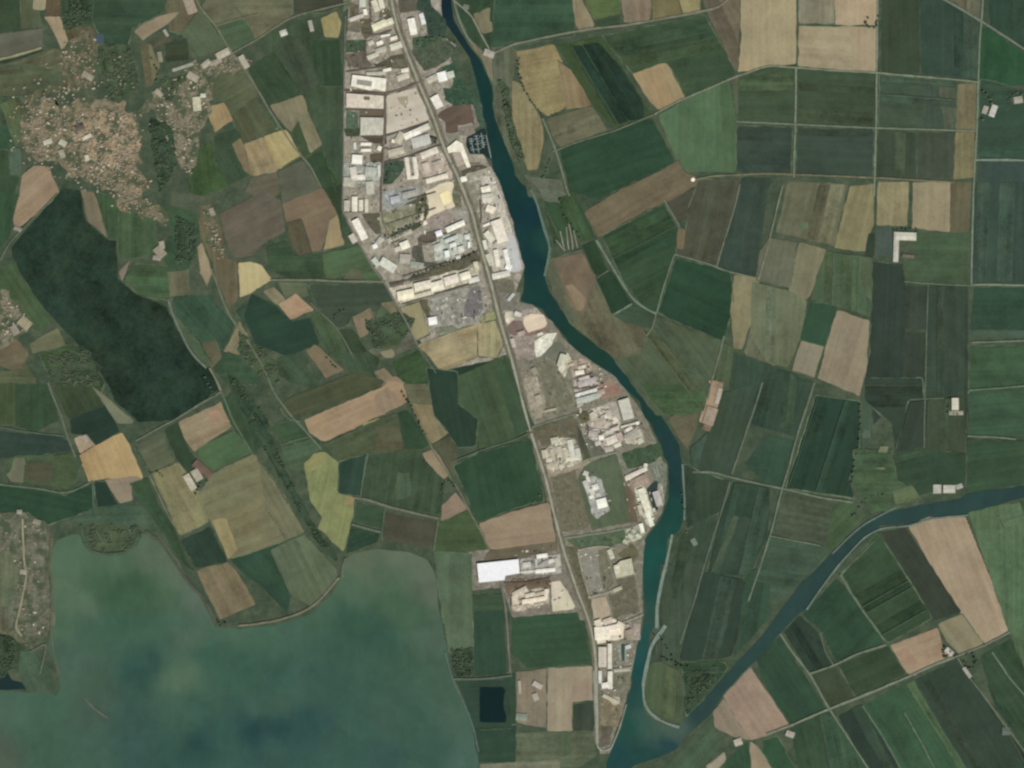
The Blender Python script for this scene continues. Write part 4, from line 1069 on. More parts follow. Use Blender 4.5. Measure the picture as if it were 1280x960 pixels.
G1|545,690,90,40,-22|196,184,172|8|pinkish shed on the lane south of the pinkish works yard
G1|575,850,70,40,-22|208,200,186|8|cream shed near the southern tip of the crowded works
G1|380,830,60,44,-22|188,182,172|8|grey cream block south of the small brilliant white block
G1|690,690,70,34,-30|206,200,184|8|cream shed right below the thin pale shed by the river works
G1|780,730,46,60,-30|196,186,172|8|pinkish block at the river end of the crowded works
G1|210,395,100,34,-16|190,192,178|8|pale green annex under the long grey green shed
G2|370,210,44,110,-10|186,178,156|9|tall tan shed beside the tan block in the many roofed works
G2|210,280,60,44,-10|190,182,164|8|cream block between the western sheds of the many roofed works
G2|640,600,44,70,-20|196,190,178|8|pale grey block above the tiny bright white block on the concrete strip
G2|600,470,60,30,70|204,200,190|7|small pale strip shed on the grass lots
G3|440,300,60,40,-25|200,190,172|8|cream block at the west end of the long narrow white shed
G3|640,620,90,34,68|226,222,200|8|bright slim shed touching the long cream shed by the boat slip
G3|560,620,100,34,76|186,176,156|7|tan shed inland of the long cream shed by the boat slip
G3|700,620,40,26,70|190,186,176|6|small pale block at the end of the dark boat slip
G4|870,250,60,40,-20|196,192,180|8|pale block between the slanting grey shed and the main road
G4|660,590,100,40,-14|206,192,172|8|cream shed north of the long cream shed
E8|700,230,80,34,-16|206,190,170|8|tan cream shed north east of the small bright white shed
E8|720,340,110,30,-16|190,178,170|8|pale pinkish shed north of the long lilac hall
E8|890,480,70,50,-16|176,150,138|8|rosy block at the edge of the red yard
E7|300,500,70,44,20|196,188,176|8|pale shed at the northern end of the ore yard
E7|330,690,80,40,-20|170,150,140|8|dull pink shed on the red ore yard
E7|520,700,60,30,-20|206,196,180|8|cream shed between the pink heap and the white heap
"""
TRACKS = """
# width|rgb|points (photo pixels)
1.8|108,120,94|995,85 994,155 992,222
1.8|112,124,100|1097,-10 1096,90 1095,160 1093,228 1092,245
2.2|98,116,92|1230,-20 1224,60 1221,160 1217,230 1215,300 1214,358
1.8|100,112,88|920,152 960,154 1095,160 1222,164
1.8|112,120,94|922,95 960,82 1040,88 1095,91 1200,100 1224,103
2.6|118,118,96|610,70 640,56 700,43 740,36 780,32 860,18 898,10 918,-8
1.8|98,108,82|690,190 720,178 770,163 818,143
2.2|108,112,88|818,143 845,128 875,115 922,95
2.0|112,110,86|862,226 890,220 960,217 1090,222 1192,228
2.6|96,112,92|745,300 760,325 778,355 792,375 808,387 820,392
1.5|96,108,84|820,392 816,410 808,420
1.6|94,106,84|820,392 832,350 843,318
1.6|98,108,86|843,318 880,328 918,342 950,348
1.6|98,106,84|830,250 845,275 850,284
1.8|96,102,82|925,230 918,260 911,283 900,318 896,333
1.8|108,112,90|978,232 970,265 958,315 948,350
1.8|96,104,82|905,420 898,448 890,475 884,500
1.8|88,102,80|953,478 945,505 937,527 925,562 915,592
2.4|92,104,84|866,590 890,590 915,597 950,605 985,612 1025,622 1066,628
1.6|84,98,78|912,602 905,630 898,650 888,682 878,715 868,752 858,780 850,805
2.0|92,106,84|1018,478 1008,510 996,545 985,588 977,612 963,668 948,715 935,752
1.6|92,106,82|962,670 990,675 1025,682
2.8|106,116,92|958,918 988,907 1037,886 1070,873 1100,861 1135,846 1165,832 1192,822
2.0|104,110,90|1192,822 1230,807 1262,790
2.0|98,112,88|975,792 990,815 1012,842 1035,884 1060,922 1090,968
2.2|100,112,88|1012,842 1042,832 1072,817 1107,806
1.5|86,102,78|1042,832 1030,812 1025,790
2.0|86,104,80|1050,718 1066,745 1080,766 1093,782 1105,800
1.5|84,100,76|1078,882 1100,915 1120,950 1130,970
1.5|84,100,76|1130,890 1150,925 1170,965
1.5|92,104,82|1197,822 1210,845 1230,870 1255,905 1285,945
1.5|92,112,88|1240,815 1262,848 1282,870
2.4|108,126,108|1219,200 1250,200 1300,201
2.4|104,120,96|1216,356 1250,356 1300,357
1.8|92,112,88|1214,428 1250,427 1300,425
1.8|92,112,86|1211,488 1250,485 1300,481
1.8|96,112,90|1209,545 1240,546 1270,549
1.5|82,94,74|1160,356 1158,420 1156,500 1155,560
1.5|88,104,80|1130,352 1165,355 1212,357
1.5|84,92,72|1137,500 1165,498 1180,498
2.4|100,108,92|1160,-12 1190,5 1215,20 1232,30 1255,45 1290,68
2.2|112,116,92|240,-14 250,10 270,32 280,50 290,66
1.8|112,112,92|290,66 305,85 320,108 335,135 350,158 368,185 388,207 402,235
1.6|108,112,86|270,32 295,25 322,17
2.2|110,112,88|290,67 308,57 325,48 345,33 368,20 400,12 437,3
2.6|146,144,112|-10,76 15,71 35,65 52,60
1.2|54,66,46|-10,81 15,76 38,69 54,63
1.8|92,106,84|0,326 8,310 15,300 35,280 55,260 72,242
2.4|104,114,96|210,374 213,385 218,398 228,420 235,435 245,448 258,460
2.6|122,120,96|262,460 270,474 276,488
1.8|90,106,82|276,488 285,510 292,528 305,548 316,568
2.0|100,110,86|60,478 68,500 77,520 82,540 88,555 95,572
1.4|82,100,84|-5,533 20,538 50,542 80,545
2.2|90,106,82|-5,605 20,608 50,611 68,615 85,617 100,610 116,602
1.4|88,104,84|116,602 116,620 117,634
2.2|100,108,86|276,490 250,505 222,523 195,537 170,551
1.8|106,110,84|187,594 200,622 212,648 222,662
1.8|104,112,88|264,335 272,358 282,384 290,400 302,415 315,435 330,460
1.8|98,112,88|330,460 342,490 355,508 370,527 388,545 402,562
1.5|92,106,84|350,510 358,524 376,527
1.5|92,106,84|352,556 370,550 388,545
2.6|112,116,92|338,350 360,350 390,350 430,352 482,352
1.8|94,104,80|388,378 400,390 420,408 432,428 442,448
1.5|84,104,84|458,570 455,588 450,622
2.8|106,110,86|442,622 462,625 480,632 512,640 548,648
1.3|84,100,78|481,632 477,668
2.0|100,114,92|440,655 455,660 476,665
1.8|92,106,80|548,648 545,668 542,688
2.0|104,106,84|530,540 545,570 560,592 575,615 586,638 600,662 612,688
1.5|92,100,78|520,430 545,466
1.8|84,98,76|565,577 580,572 598,564 640,551 665,540
2.6|112,114,88|298,782 320,780 345,776 372,768 392,758 405,745 416,730 424,722
2.0|100,108,86|428,722 426,708 432,698
2.4|92,102,86|566,849 590,849 615,848 640,844
2.6|108,110,94|626,726 632,760 635,800 638,842
2.0|80,102,92|556,815 565,848 575,868 585,890 592,910 598,940
3.4|84,114,102|663,236 670,250 677,275 684,298 689,312 684,328 681,345
2.2|108,116,92|678,148 686,166 696,192 702,212 708,236
3.6|104,126,110|840,668 836,690 831,712 825,735 821,760 821,785
4.6|102,124,110|832,782 822,796 814,806 810,824 806,842 804,858
3.2|98,122,104|804,858 804,875 809,888 820,898 834,905 849,909
2.2|92,112,98|853,580 854,600 856,625 855,650
2.0|94,112,96|1210,644 1165,648 1135,658 1100,660 1080,672 1052,702 1030,730 1008,762
2.0|84,104,90|1120,634 1080,655 1060,672 1040,692
2.0|112,122,98|665,534 690,526 720,517
2.0|112,122,98|727,577 745,571 772,565
1.8|104,116,94|774,565 780,580 785,592
2.0|110,120,96|705,673 730,669 760,665 790,659
2.0|150,146,126|722,688 740,684 760,682 768,686
2.0|150,144,124|722,690 730,725 738,748
2.2|150,146,126|735,747 755,742 775,735
1.6|106,108,96|432,20 430,110 429,200 428,262
2.0|112,112,96|428,262 445,298 468,338 480,352 495,380 510,405 522,432
2.2|112,100,88|434,118 485,117 520,105 530,100
1.6|120,110,98|481,118 480,150 480,195 478,228 477,262 480,282 492,305 508,330
1.6|116,110,96|480,282 510,272 545,260
1.6|108,104,90|503,346 540,334 580,324 600,312
2.4|122,116,104|562,205 580,206 600,205
2.0|132,130,116|555,-10 590,20 602,45 612,62
2.0|112,124,104|566,-5 572,20 580,40 590,55
1.8|132,136,122|553,46 562,50 570,58
2.2|126,132,116|742,838 744,880 746,935 756,942 764,935
1.8|120,128,112|764,935 774,912 783,880
2.0|142,142,122|764,837 790,834
1.8|150,148,132|776,780 790,774 804,768
2|92,112,92|767,393 778,387 790,380
1.5|84,98,76|745,348 760,338
1.6|128,122,108|708,236 712,245
1.3|96,90,78|510,250 545,240

1.0|150,148,126|706,314 703,302 700,289
1.0|156,152,130|711,312 709,300 708,284
1.1|158,150,130|716,312 715,298 711,280
1.0|146,146,124|722,310 719,298 717,288
0.9|140,142,120|704,312 699,304 695,300

1.9|96,88,78|481.2,112.5 481.5,141.2 481.9,170.0
1.9|96,88,78|481.9,170.0 507.5,162.5 536.2,152.5
1.9|96,88,78|481.2,203.1 507.5,197.5 532.5,187.5 552.5,181.2
1.9|96,88,78|431.9,136.9 457.5,137.5 480.0,137.8
1.9|96,88,78|451.2,170.2 480.0,171.2
1.9|96,88,78|477.8,172.5 478.1,202.5 477.8,230.0
1.9|96,88,78|476.2,220.0 476.2,245.0 476.0,265.0
1.9|96,88,78|428.8,265.2 445.0,265.0 460.0,263.8
1.9|96,88,78|522.5,298.8 532.5,306.2 546.2,300.0
1.9|96,88,78|542.5,295.6 565.0,290.0 583.8,278.8
1.9|96,88,78|600.0,250.0 602.5,272.5 598.8,285.0
1.9|96,88,78|613.8,300.6 632.5,301.2
1.9|96,88,78|462.5,0.0 463.1,16.2 463.8,23.8
1.9|96,88,78|456.2,41.9 466.2,46.2 480.0,41.2 490.0,37.5
1.9|96,88,78|457.5,50.0 456.2,77.5
1.9|96,88,78|432.5,90.0 457.5,86.2 482.5,82.5
1.9|96,88,78|487.5,356.2 511.2,350.0 532.5,343.8
1.9|96,88,78|502.5,380.0 536.2,370.0 567.5,361.2 600.0,351.2
1.9|96,88,78|717.5,485.0 740.0,485.0 747.5,482.5
1.9|96,88,78|720.0,472.5 735.0,470.0 740.0,466.2
1.9|96,88,78|780.0,536.2 795.0,532.5 803.8,530.0
1.9|96,88,78|747.5,542.5 770.0,536.2 777.5,542.5
1.9|96,88,78|630.0,728.8 655.0,728.8 687.5,722.5
1.9|96,88,78|640.0,740.0 638.8,757.5
"""
WATER = """
L|-200,862 0,862 35,866 72,866 76,862 72,840 60,812 64,780 66,740 62,700 70,676 90,668 100,668 104,682 112,690 130,694 160,690 172,672 180,666 200,672 222,700 235,725 250,740 265,765 272,783 300,786 345,781 385,769 412,746 425,726 430,702 440,692 470,686 510,690 535,700 545,720 548,760 555,790 562,830 568,850 580,880 592,910 598,930 598,1060 -200,1060
Lc|90,700,78,105,78 140,705,76,105,78 190,700,84,105,79 220,720,84,103,80 250,750,83,103,84 80,740,81,106,78 130,735,64,97,69 170,745,62,94,67 210,745,68,97,70 80,780,71,102,76 110,790,64,95,76 150,780,59,94,73 190,780,62,95,74 230,780,68,99,78 180,830,55,89,73 210,800,61,95,76 225,850,74,105,78 260,820,56,93,73 300,840,54,91,73 90,830,69,98,79 60,880,64,97,76 20,890,69,99,80 40,920,62,94,73 5,950,75,91,73 60,950,62,95,73 110,930,62,94,76 160,890,56,87,76 170,930,54,86,76 200,940,50,85,73 230,900,59,93,76 255,925,45,81,70 240,880,55,90,74 290,920,50,87,73 280,950,54,89,76 330,790,64,98,76 300,790,70,101,78 370,790,66,98,78 400,770,65,97,74 430,730,73,101,76 450,700,91,107,80 500,695,94,109,84 530,710,91,105,84 490,750,66,97,70 520,770,64,94,69 440,780,55,90,70 470,800,56,90,73 420,820,57,90,73 460,830,57,91,73 500,830,58,90,70 540,800,74,99,79 545,840,64,94,73 400,900,50,83,76 440,910,56,91,76 390,870,58,91,74 480,900,59,91,74 520,900,58,91,73 570,900,66,95,76 585,940,68,99,83 540,940,56,90,76 480,940,52,86,76 430,940,55,90,76 350,870,62,94,76 330,890,59,91,76 340,930,54,89,76 350,850,52,89,73 400,840,55,87,74
Lc|545,740,87,101,82 470,720,78,101,76 500,720,77,101,74 118,865,64,90,71 122,888,66,89,73 -100,960,61,91,74 300,1040,52,87,74 560,1040,61,93,76
R|540,-40 546,10 546,15 570,47 587,72 595,100 602,140 612,180 617,220 626,245 631,265 640,280 646,297 650,317 655,334 655,361 650,377 666,381 677,386 687,400 697,410 707,422 714,436 729,445 737,452 752,460 765,467 775,480 787,491 800,502 804,520 815,531 820,545 826,556 829,570 835,579 836,604 836,622 830,641 822,655 812,667 805,676 803,707 804,732 806,751 806,767 804,781 800,800 796,809 792,825 789,837 790,856 786,867 783,877 780,896 774,915 767,930 762,944 758,952 757,1010 780,1010 790,958 820,948 847,936 857,921 890,892 902,871 937,833 960,811 975,791 1000,766 1010,760 1035,721 1055,701 1100,657 1135,655 1210,642 1280,622 1420,590 1420,572 1280,605 1210,615 1200,623 1145,632 1100,642 1077,657 1060,671 1020,711 1002,727 972,767 960,784 947,800 910,840 882,870 850,905 849,910 829,907 816,900 806,890 804,877 804,852 806,837 807,825 811,809 812,794 819,781 821,752 825,732 827,714 832,695 834,674 849,664 855,647 854,622 852,597 852,576 851,570 849,556 841,542 831,527 820,509 810,490 797,475 780,461 766,445 750,435 735,422 722,410 710,397 700,384 687,365 681,346 679,335 684,325 689,306 684,290 675,267 669,247 660,237 644,220 640,200 627,160 617,112 602,78 585,55 567,25 564,0 563,-40
Rc|553,0,22,41,50 575,45,26,50,52 600,110,22,56,52 622,180,24,56,52 636,225,22,58,54 665,270,22,54,59 668,330,22,56,58 665,370,24,61,56 690,390,28,58,54 715,415,28,60,49 745,440,28,61,49 785,475,26,60,56 810,510,28,61,54 835,560,32,61,59 845,595,30,60,59 845,640,26,69,59 822,665,30,73,63 820,700,26,78,67 815,735,30,74,65 813,770,46,78,68 805,800,34,78,72 797,830,28,74,70 795,870,34,73,67 790,910,32,76,63 775,945,30,71,68 765,980,30,65,68 810,945,30,69,63 835,930,32,65,67 870,890,43,69,63 900,860,43,69,63 950,805,43,69,63 1000,745,43,69,63 1060,685,43,69,63 1100,650,43,69,63 1180,635,43,69,63 1280,615,43,69,63 1400,580,43,69,63 815,895,56,82,70 828,905,64,90,76 806,905,50,86,72 820,910,58,86,72 840,912,72,93,79 650,372,30,65,56 686,305,30,67,58

Lc|150,738,52,84,58 130,742,58,88,62 170,738,56,86,60 190,826,43,78,67 178,838,43,78,69 320,915,36,70,69 345,912,37,72,69 468,795,45,80,62 440,784,47,82,64 250,930,39,74,67 390,900,41,76,71 420,820,49,84,69 110,760,83,108,84 230,795,79,104,82 225,845,81,108,82
"""
# ------------------------------------------------------------------ the plain
R0 = 60000.0
ring = [(R0 * math.cos(t * math.pi / 32), R0 * math.sin(t * math.pi / 32), 0) for t in range(64)]
g = link('ground', ring, [tuple(range(64))], M_GROUND)
tag(g, 'flat farmland plain carrying every field, yard and road', 'ground', None, 'structure')

# ------------------------------------------------------------------ where things are, in words
PLACES = [('old village', 115, 180), ('north eastern hamlet', 265, 95), ('dark wood field', 140, 390), ('western hamlet', 15, 400), ('western peninsula', 30, 720), ('lagoon', 300, 850),
    ('olive yellow fields', 300, 610), ('pale yellow triangle field', 315, 350), ('long pink tan field', 445, 510), ('industrial estate', 540, 200), ('sand stubble field', 575, 430), ('river bend', 700, 380),
    ('red ore yard', 740, 480), ('huge white hall', 622, 710), ('southern spit', 765, 900), ('square pond', 615, 880), ('orange field', 825, 108), ('bright green field', 880, 165), ('tall pale field', 960, 40),
    ('eastern farmstead', 1130, 300), ('canal', 1060, 690), ('canal bank farm', 1185, 612), ('pink tan canal field', 1190, 710), ('tan triangle field', 935, 880), ('eastern crossroads', 1222, 160)]
def tone(c):
    r, g_, b = c; m = sum(c) / 3
    if r > g_ + 14: return ('pale ' if m > 140 else '') + ('pinkish tan' if b > r * .62 else 'orange tan')
    if m > 118 and r >= g_: return 'pale tan'
    if r >= g_ - 3: return 'brown' if m < 92 else 'dull tan'
    if m < 56: return 'very dark green'
    if m < 64: return 'dark green'
    if g_ > r + 22: return 'fresh green'
    return 'olive green' if b < g_ - 18 else 'grey green'
SEEN = {}
TRK = []
def describe(pts, col, what):
    cx = sum(p[0] for p in pts) / len(pts); cy = sum(p[1] for p in pts) / len(pts)
    n, x, y = min(PLACES, key=lambda q: math.dist((cx, cy), q[1:]))
    dx, dy = cx - x, cy - y
    ns = 'south' if dy > 12 else 'north' if dy < -12 else ''; ew = 'east' if dx > 12 else 'west' if dx < -12 else ''
    if abs(dx) > 2.4 * abs(dy): ns = ''
    if abs(dy) > 2.4 * abs(dx): ew = ''
    a = abs(area2(pts)) / 2; d = max(math.dist(p, q) for p in pts for q in pts)
    sz = 'narrow ' if a < d * d * .16 else 'small ' if a < 500 else 'large ' if a > 4500 else ''
    where = ('just ' + ns + (' ' if ns and ew else '') + ew + ' of the ' + n) if (ns or ew) else 'at the ' + n
    far = math.dist((cx, cy), (x, y)) > 70
    if far: where = where.replace('just ', 'well ')
    return f'{sz}{tone(col)} {what} {where}'

# ------------------------------------------------------------------ water
def rows(txt): return [l.strip().split('|') for l in txt.strip().splitlines() if l.strip() and not l.startswith('#')]
def xy(s): return [tuple(map(float, q.split(','))) for q in s.split()]
wp = {'L': None, 'R': None, 'Lc': [], 'Rc': []}
for k, v in rows(WATER):
    if k in ('L', 'R'): wp[k] = xy(v)
    else: wp[k] += xy(v)
def water(name, poly, ctrl, mat, cell, power, z, label, smooth):
    pts = soften(poly, 77, .5, 3.0, 4.0)
    P = [Vector(W(*p)) for p in pts]; n = len(P)
    x0, x1 = min(p[0] for p in pts), max(p[0] for p in pts); y0, y1 = min(p[1] for p in pts), max(p[1] for p in pts)
    x = x0
    while x < x1:
        y = y0
        while y < y1:
            if inside((x, y), pts): P.append(Vector(W(x, y)))
            y += cell
        x += cell
    V, E, F, _, _, _ = delaunay_2d_cdt(P, [(i, (i + 1) % n) for i in range(n)], [], 1, 1e-3)
    F = [f if area2([V[i] for i in f]) > 0 else f[::-1] for f in F]
    me = bpy.data.meshes.new(name); me.from_pydata([(v.x, v.y, 0) for v in V], [], F); me.materials.append(mat)
    at = me.color_attributes.new('bed', 'FLOAT_COLOR', 'POINT')
    lc = [(c[0], c[1], hazed_albedo(c[2:], True)) for c in ctrl]
    for i, v in enumerate(me.vertices):
        px, py = v.co.x / S + 640, 480 - v.co.y / S
        w = mnoise.noise_vector(Vector((px * .03, py * .03, 3.0))); px += w.x * 9; py += w.y * 9
        sw = 0; r = [0, 0, 0]
        for cx, cy, c in lc:
            q = ((cx - px) ** 2 + (cy - py) ** 2 + smooth) ** (-power / 2); sw += q
            for k in range(3): r[k] += c[k] * q
        at.data[i].color = (r[0] / sw, r[1] / sw, r[2] / sw, 1)
    o = bpy.data.objects.new(name, me); COL.objects.link(o); o.location.z = z
    return tag(o, label, 'water', None, 'structure')
water('lagoon_water', wp['L'], wp['Lc'], M_LAGOON, 9, 3.6, 0.30, 'broad murky green lagoon with pale shallows along its shore', 60)
water('river_water', wp['R'], wp['Rc'], M_RIVER, 10, 3.5, 0.36, 'dark teal river winding past the industrial estate and joined by a canal', 40)
def pool(pts, c, z, label, name='basin_water'):
    q = [W(*p) for p in soften(pts, len(pts), .4, 2)]
    if area2(q) < 0: q.reverse()
    o = link(name, [(x, y, 0) for x, y in q], [tuple(range(len(q)))], M_RIVER, loc=(0, 0, z))
    at = o.data.color_attributes.new('bed', 'FLOAT_COLOR', 'POINT')
    for d in at.data: d.color = hazed_albedo(c, True) + (1,)
    LEVELS.append((pts, int((z - Z0) / DZ)))
    return tag(o, label, 'water', None, 'structure')

# ------------------------------------------------------------------ land parcels, hardstanding
for t, c, v, p in rows(BASE):
    c = tuple(map(float, c.split(','))); pts = parse_pts(t, p)
    sheet('yard_ground', pts, c, M_YARD, float(v), describe(pts, c, 'hardstanding'), 'yard')
for row in rows(FIELDS):
    t, c, v, p = row[:4]; c = tuple(map(float, c.split(','))); pts = parse_pts(t, p)
    sheet('field', pts, c, M_REED if sum(c) < 150 else M_FIELD, float(v) * VAR, describe(pts, c, 'field'), 'field')
# strips of different crops and ages inside the big eastern fields
def clip(poly, p0, nrm):
    r = []
    for i in range(len(poly)):
        a, b_ = poly[i], poly[(i + 1) % len(poly)]
        da = (a[0] - p0[0]) * nrm[0] + (a[1] - p0[1]) * nrm[1]; db = (b_[0] - p0[0]) * nrm[0] + (b_[1] - p0[1]) * nrm[1]
        if da >= 0: r.append(a)
        if da * db < 0: t = da / (da - db); r.append((a[0] + (b_[0] - a[0]) * t, a[1] + (b_[1] - a[1]) * t))
    return r
sr = random.Random(77)
for row in rows(FIELDS):
    pts = parse_pts(row[0], row[3]); c = tuple(map(float, row[1].split(',')))
    cx = sum(p[0] for p in pts) / len(pts); cy = sum(p[1] for p in pts) / len(pts)
    A_ = abs(area2(pts)) / 2
    if A_ < 1700 or cx < 690 or not (-30 < cy < 990) or cx > 1310 or sum(c) > 285 or c[0] > c[1] or c[1] > c[0] + 28 or len(pts) > 8 or (cx < 800 and cy > 330 and cy < 500): continue
    i = max(range(len(pts)), key=lambda k: math.dist(pts[k], pts[(k + 1) % len(pts)])); a, b_ = pts[i], pts[(i + 1) % len(pts)]
    L = math.dist(a, b_); u = ((b_[0] - a[0]) / L, (b_[1] - a[1]) / L); nrm = (-u[1], u[0])
    ds = [(p[0] - a[0]) * nrm[0] + (p[1] - a[1]) * nrm[1] for p in pts]; lo, hi = min(ds) + 1.2, max(ds) - 1.2
    x = lo + sr.uniform(0, 12)
    while x < hi - 5:
        w_ = min(sr.uniform(7, 24), hi - x); 
        if sr.random() < .32:
            q = clip(pts, (a[0] + nrm[0] * x, a[1] + nrm[1] * x), nrm); q = clip(q, (a[0] + nrm[0] * (x + w_), a[1] + nrm[1] * (x + w_)), (-nrm[0], -nrm[1])) if len(q) > 2 else q
            if len(q) > 2 and abs(area2(q)) > 160:
                g = grow(q, -1.0); f = sr.uniform(.86, 1.13); t = sr.uniform(-.04, .04)
                sheet('field_strip_ground', g, (c[0] * f * (1 + t), c[1] * f, c[2] * f * (1 - t)), M_FIELD, .9, describe(g, c, 'crop strip'), 'crop strip', amp=.7)
                if sr.random() < .3:
                    e0 = [p for p in g if abs((p[0] - a[0]) * nrm[0] + (p[1] - a[1]) * nrm[1] - x) < 2.5]
                    if len(e0) >= 2: e0.sort(key=lambda p: p[0] * u[0] + p[1] * u[1]); TRK.append((e0[0], e0[-1], c))
        x += w_
for n_, c, p in (('dense', (132, 117, 94), '28,136 40,126 58,122 70,132 86,134 100,120 118,118 136,128 150,124 164,140 174,150 170,175 178,205 184,238 176,256 158,246 118,232 86,222 74,203 44,200 30,184 26,160'),
                 ('core', (158, 134, 108), '88,152 112,138 150,140 170,152 176,182 170,205 140,214 112,200 92,180'),
                 ('east', (124, 116, 97), '190,112 222,96 240,88 262,100 268,112 260,140 252,160 240,222 226,212 212,180 196,160'),
                 ('north', (110, 102, 80), '80,52 112,36 122,64 112,112 90,112 74,86'),
                 ('tail', (118, 110, 86), '140,250 182,250 212,266 208,282 180,268 150,262'),
                 ('road', (112, 108, 88), '170,140 190,126 212,112 216,120 190,134 174,146'),
                 ('hamlet', (118, 112, 92), '226,84 240,76 262,74 285,64 312,72 318,88 300,88 270,92 250,98 232,98'),
                 ('west', (118, 112, 94), '-30,368 8,362 30,385 42,402 24,428 4,434 -30,430'),
                 ('corridor', (108, 104, 82), '252,258 262,256 272,300 280,320 272,322 260,296'),
                 ('shore', (106, 106, 86), '-20,642 26,640 52,652 60,680 58,720 62,760 56,800 40,812 20,800 14,770 22,730 18,690 -20,690'),
                 ('fork', (110, 100, 80), '92,52 118,44 122,66 104,68')):
    pts = xy(p); sheet('village_ground', pts, c, M_VIL, .8, describe(pts, c, 'gardens and lanes'), 'ground', amp=5.5, rad=6)
for t, c, v, p in rows(YARDS):
    c = tuple(map(float, c.split(','))); pts = parse_pts(t, p)
    grassy = c[1] > c[0] or c[0] - c[2] > 24
    sheet('yard_ground', pts, c, M_FIELD if grassy and float(v) < .45 else M_YARD, float(v) * 1.25, describe(pts, c, 'plot' if grassy else 'yard'), 'plot' if grassy else 'yard', amp=1.3, rad=1.5)
ZW = Z0 + DZ * 6
pool([T('E3', *q) for q in ((345, 490), (430, 455), (470, 420), (530, 402), (560, 520), (598, 720), (545, 690), (520, 665), (375, 660), (340, 570))], (32, 54, 50), Z0 + DZ * 8, 'dark harbour basin with pale pontoons beside the river')
pool([T('G8', *q) for q in ((318, 310), (540, 305), (575, 340), (560, 390), (555, 520), (585, 600), (580, 665), (315, 665))], (18, 40, 38), Z0 + DZ * 9, 'square dark pond by the lagoon shore', 'pond_water')
pool([T('G3', *q) for q in ((690, 340), (740, 330), (735, 400), (690, 440), (720, 560), (750, 610), (700, 640), (650, 470), (620, 420))], (48, 66, 62), Z0 + DZ * 11, 'narrow dark boat slip beside the cream shed')
pool([T('G6', *q) for q in ((612, 440), (645, 440), (645, 605), (620, 620))], (52, 78, 74), Z0 + DZ * 11, 'short dark slip in the river works quay')
pool([T('A1', *q) for q in ((465, 175), (520, 170), (520, 215), (480, 220))], (70, 86, 92), Z0 + DZ * 9, 'small bluish pond north of the village', 'pond_water')
pool([T('C1', *q) for q in ((0, 1370), (60, 1480), (150, 1500), (150, 1525), (0, 1530), (-60, 1530), (-60, 1400))], (30, 52, 50), Z0 + DZ * 6, 'dark inlet on the western edge of the lagoon')
for p, w_, c in (('102,656 103,672 106,682 114,690 128,693 148,693 162,689 170,681 173,670', 3.4, (66, 88, 66)), ('120,662 126,672 130,680', 1.2, (84, 104, 86)), ('160,655 163,668', 1.2, (84, 104, 88)),
                 ('64,672 62,700 66,740 63,780 66,812 74,842', 2.6, (88, 94, 72)), ('28,648 30,700 34,720 28,745 24,768 18,785 28,795', 2.4, (142, 136, 110)), ('50,842 60,802 38,815', 2, (96, 104, 86)),
                 ('182,664 200,676 220,705 235,728 252,745 264,770 271,784', 3.0, (80, 82, 66))):
    ribbon('embankment_path', xy(p), w_, c, M_YARD, .4, 5.0, 'low embankment along the lagoon shore', 'bank')
ribbon('sand_bar', [(106, 873), (116, 884), (124, 892), (135, 897)], 2.2, (92, 98, 86), M_YARD, .4, 1.2, 'thin pale sand bar in the lagoon', 'sand bar')

# ------------------------------------------------------------------ roads and tracks
mains = xy('487,-30 490,5 497,35 504,55 512,75 524,105 535,130 546,158 553,180 562,200 570,215 580,240 590,265 598,298 607,330 615,358 621,385 629,415 637,440 646,475 655,510 664,542 675,575 684,605 690,632 697,660 705,690 714,716 722,740 731,762 738,782 743,808 745,832 746,880 747,930')
ribbon('road_verge', mains, 9, (106, 104, 86), M_YARD, .5, 3.4, 'grassy verge of the main estate road', 'verge')
ribbon('main_road', mains, 2.7, (154, 150, 134), M_YARD, .25, 5.2, 'pale main road running straight through the industrial estate', 'road', .1)
ribbon('railway_bed', [(x + 6.2, y + 1.5) for x, y in mains[1:21]], 1.8, (120, 112, 102), M_YARD, .3, 8.2, 'brownish railway bed beside the northern half of the main road', 'railway', .1)
for w_, c, p in rows(TRACKS):
    c = tuple(map(float, c.split(','))); pts = xy(p)
    hard = c[0] > c[1] - 2
    if pts[0][0] > 690 and not hard: c = tuple(v + 11 for v in c)
    ribbon('dirt_track' if not hard else 'lane_road', pts, float(w_), c, M_YARD, .35, 5.6, describe(pts, c, 'track'), 'track')  # thinnest pale ribbons, east of the river, are sand drainage streaks

for a, b_, c in TRK:
    ribbon('dirt_track', [a, b_], .9, (c[0] * .55 + 50, c[1] * .55 + 52, c[2] * .55 + 42), M_YARD, .4, 5.6, 'faint track between two crop strips in the ' + describe([a, b_, a], c, 'field'), 'track')
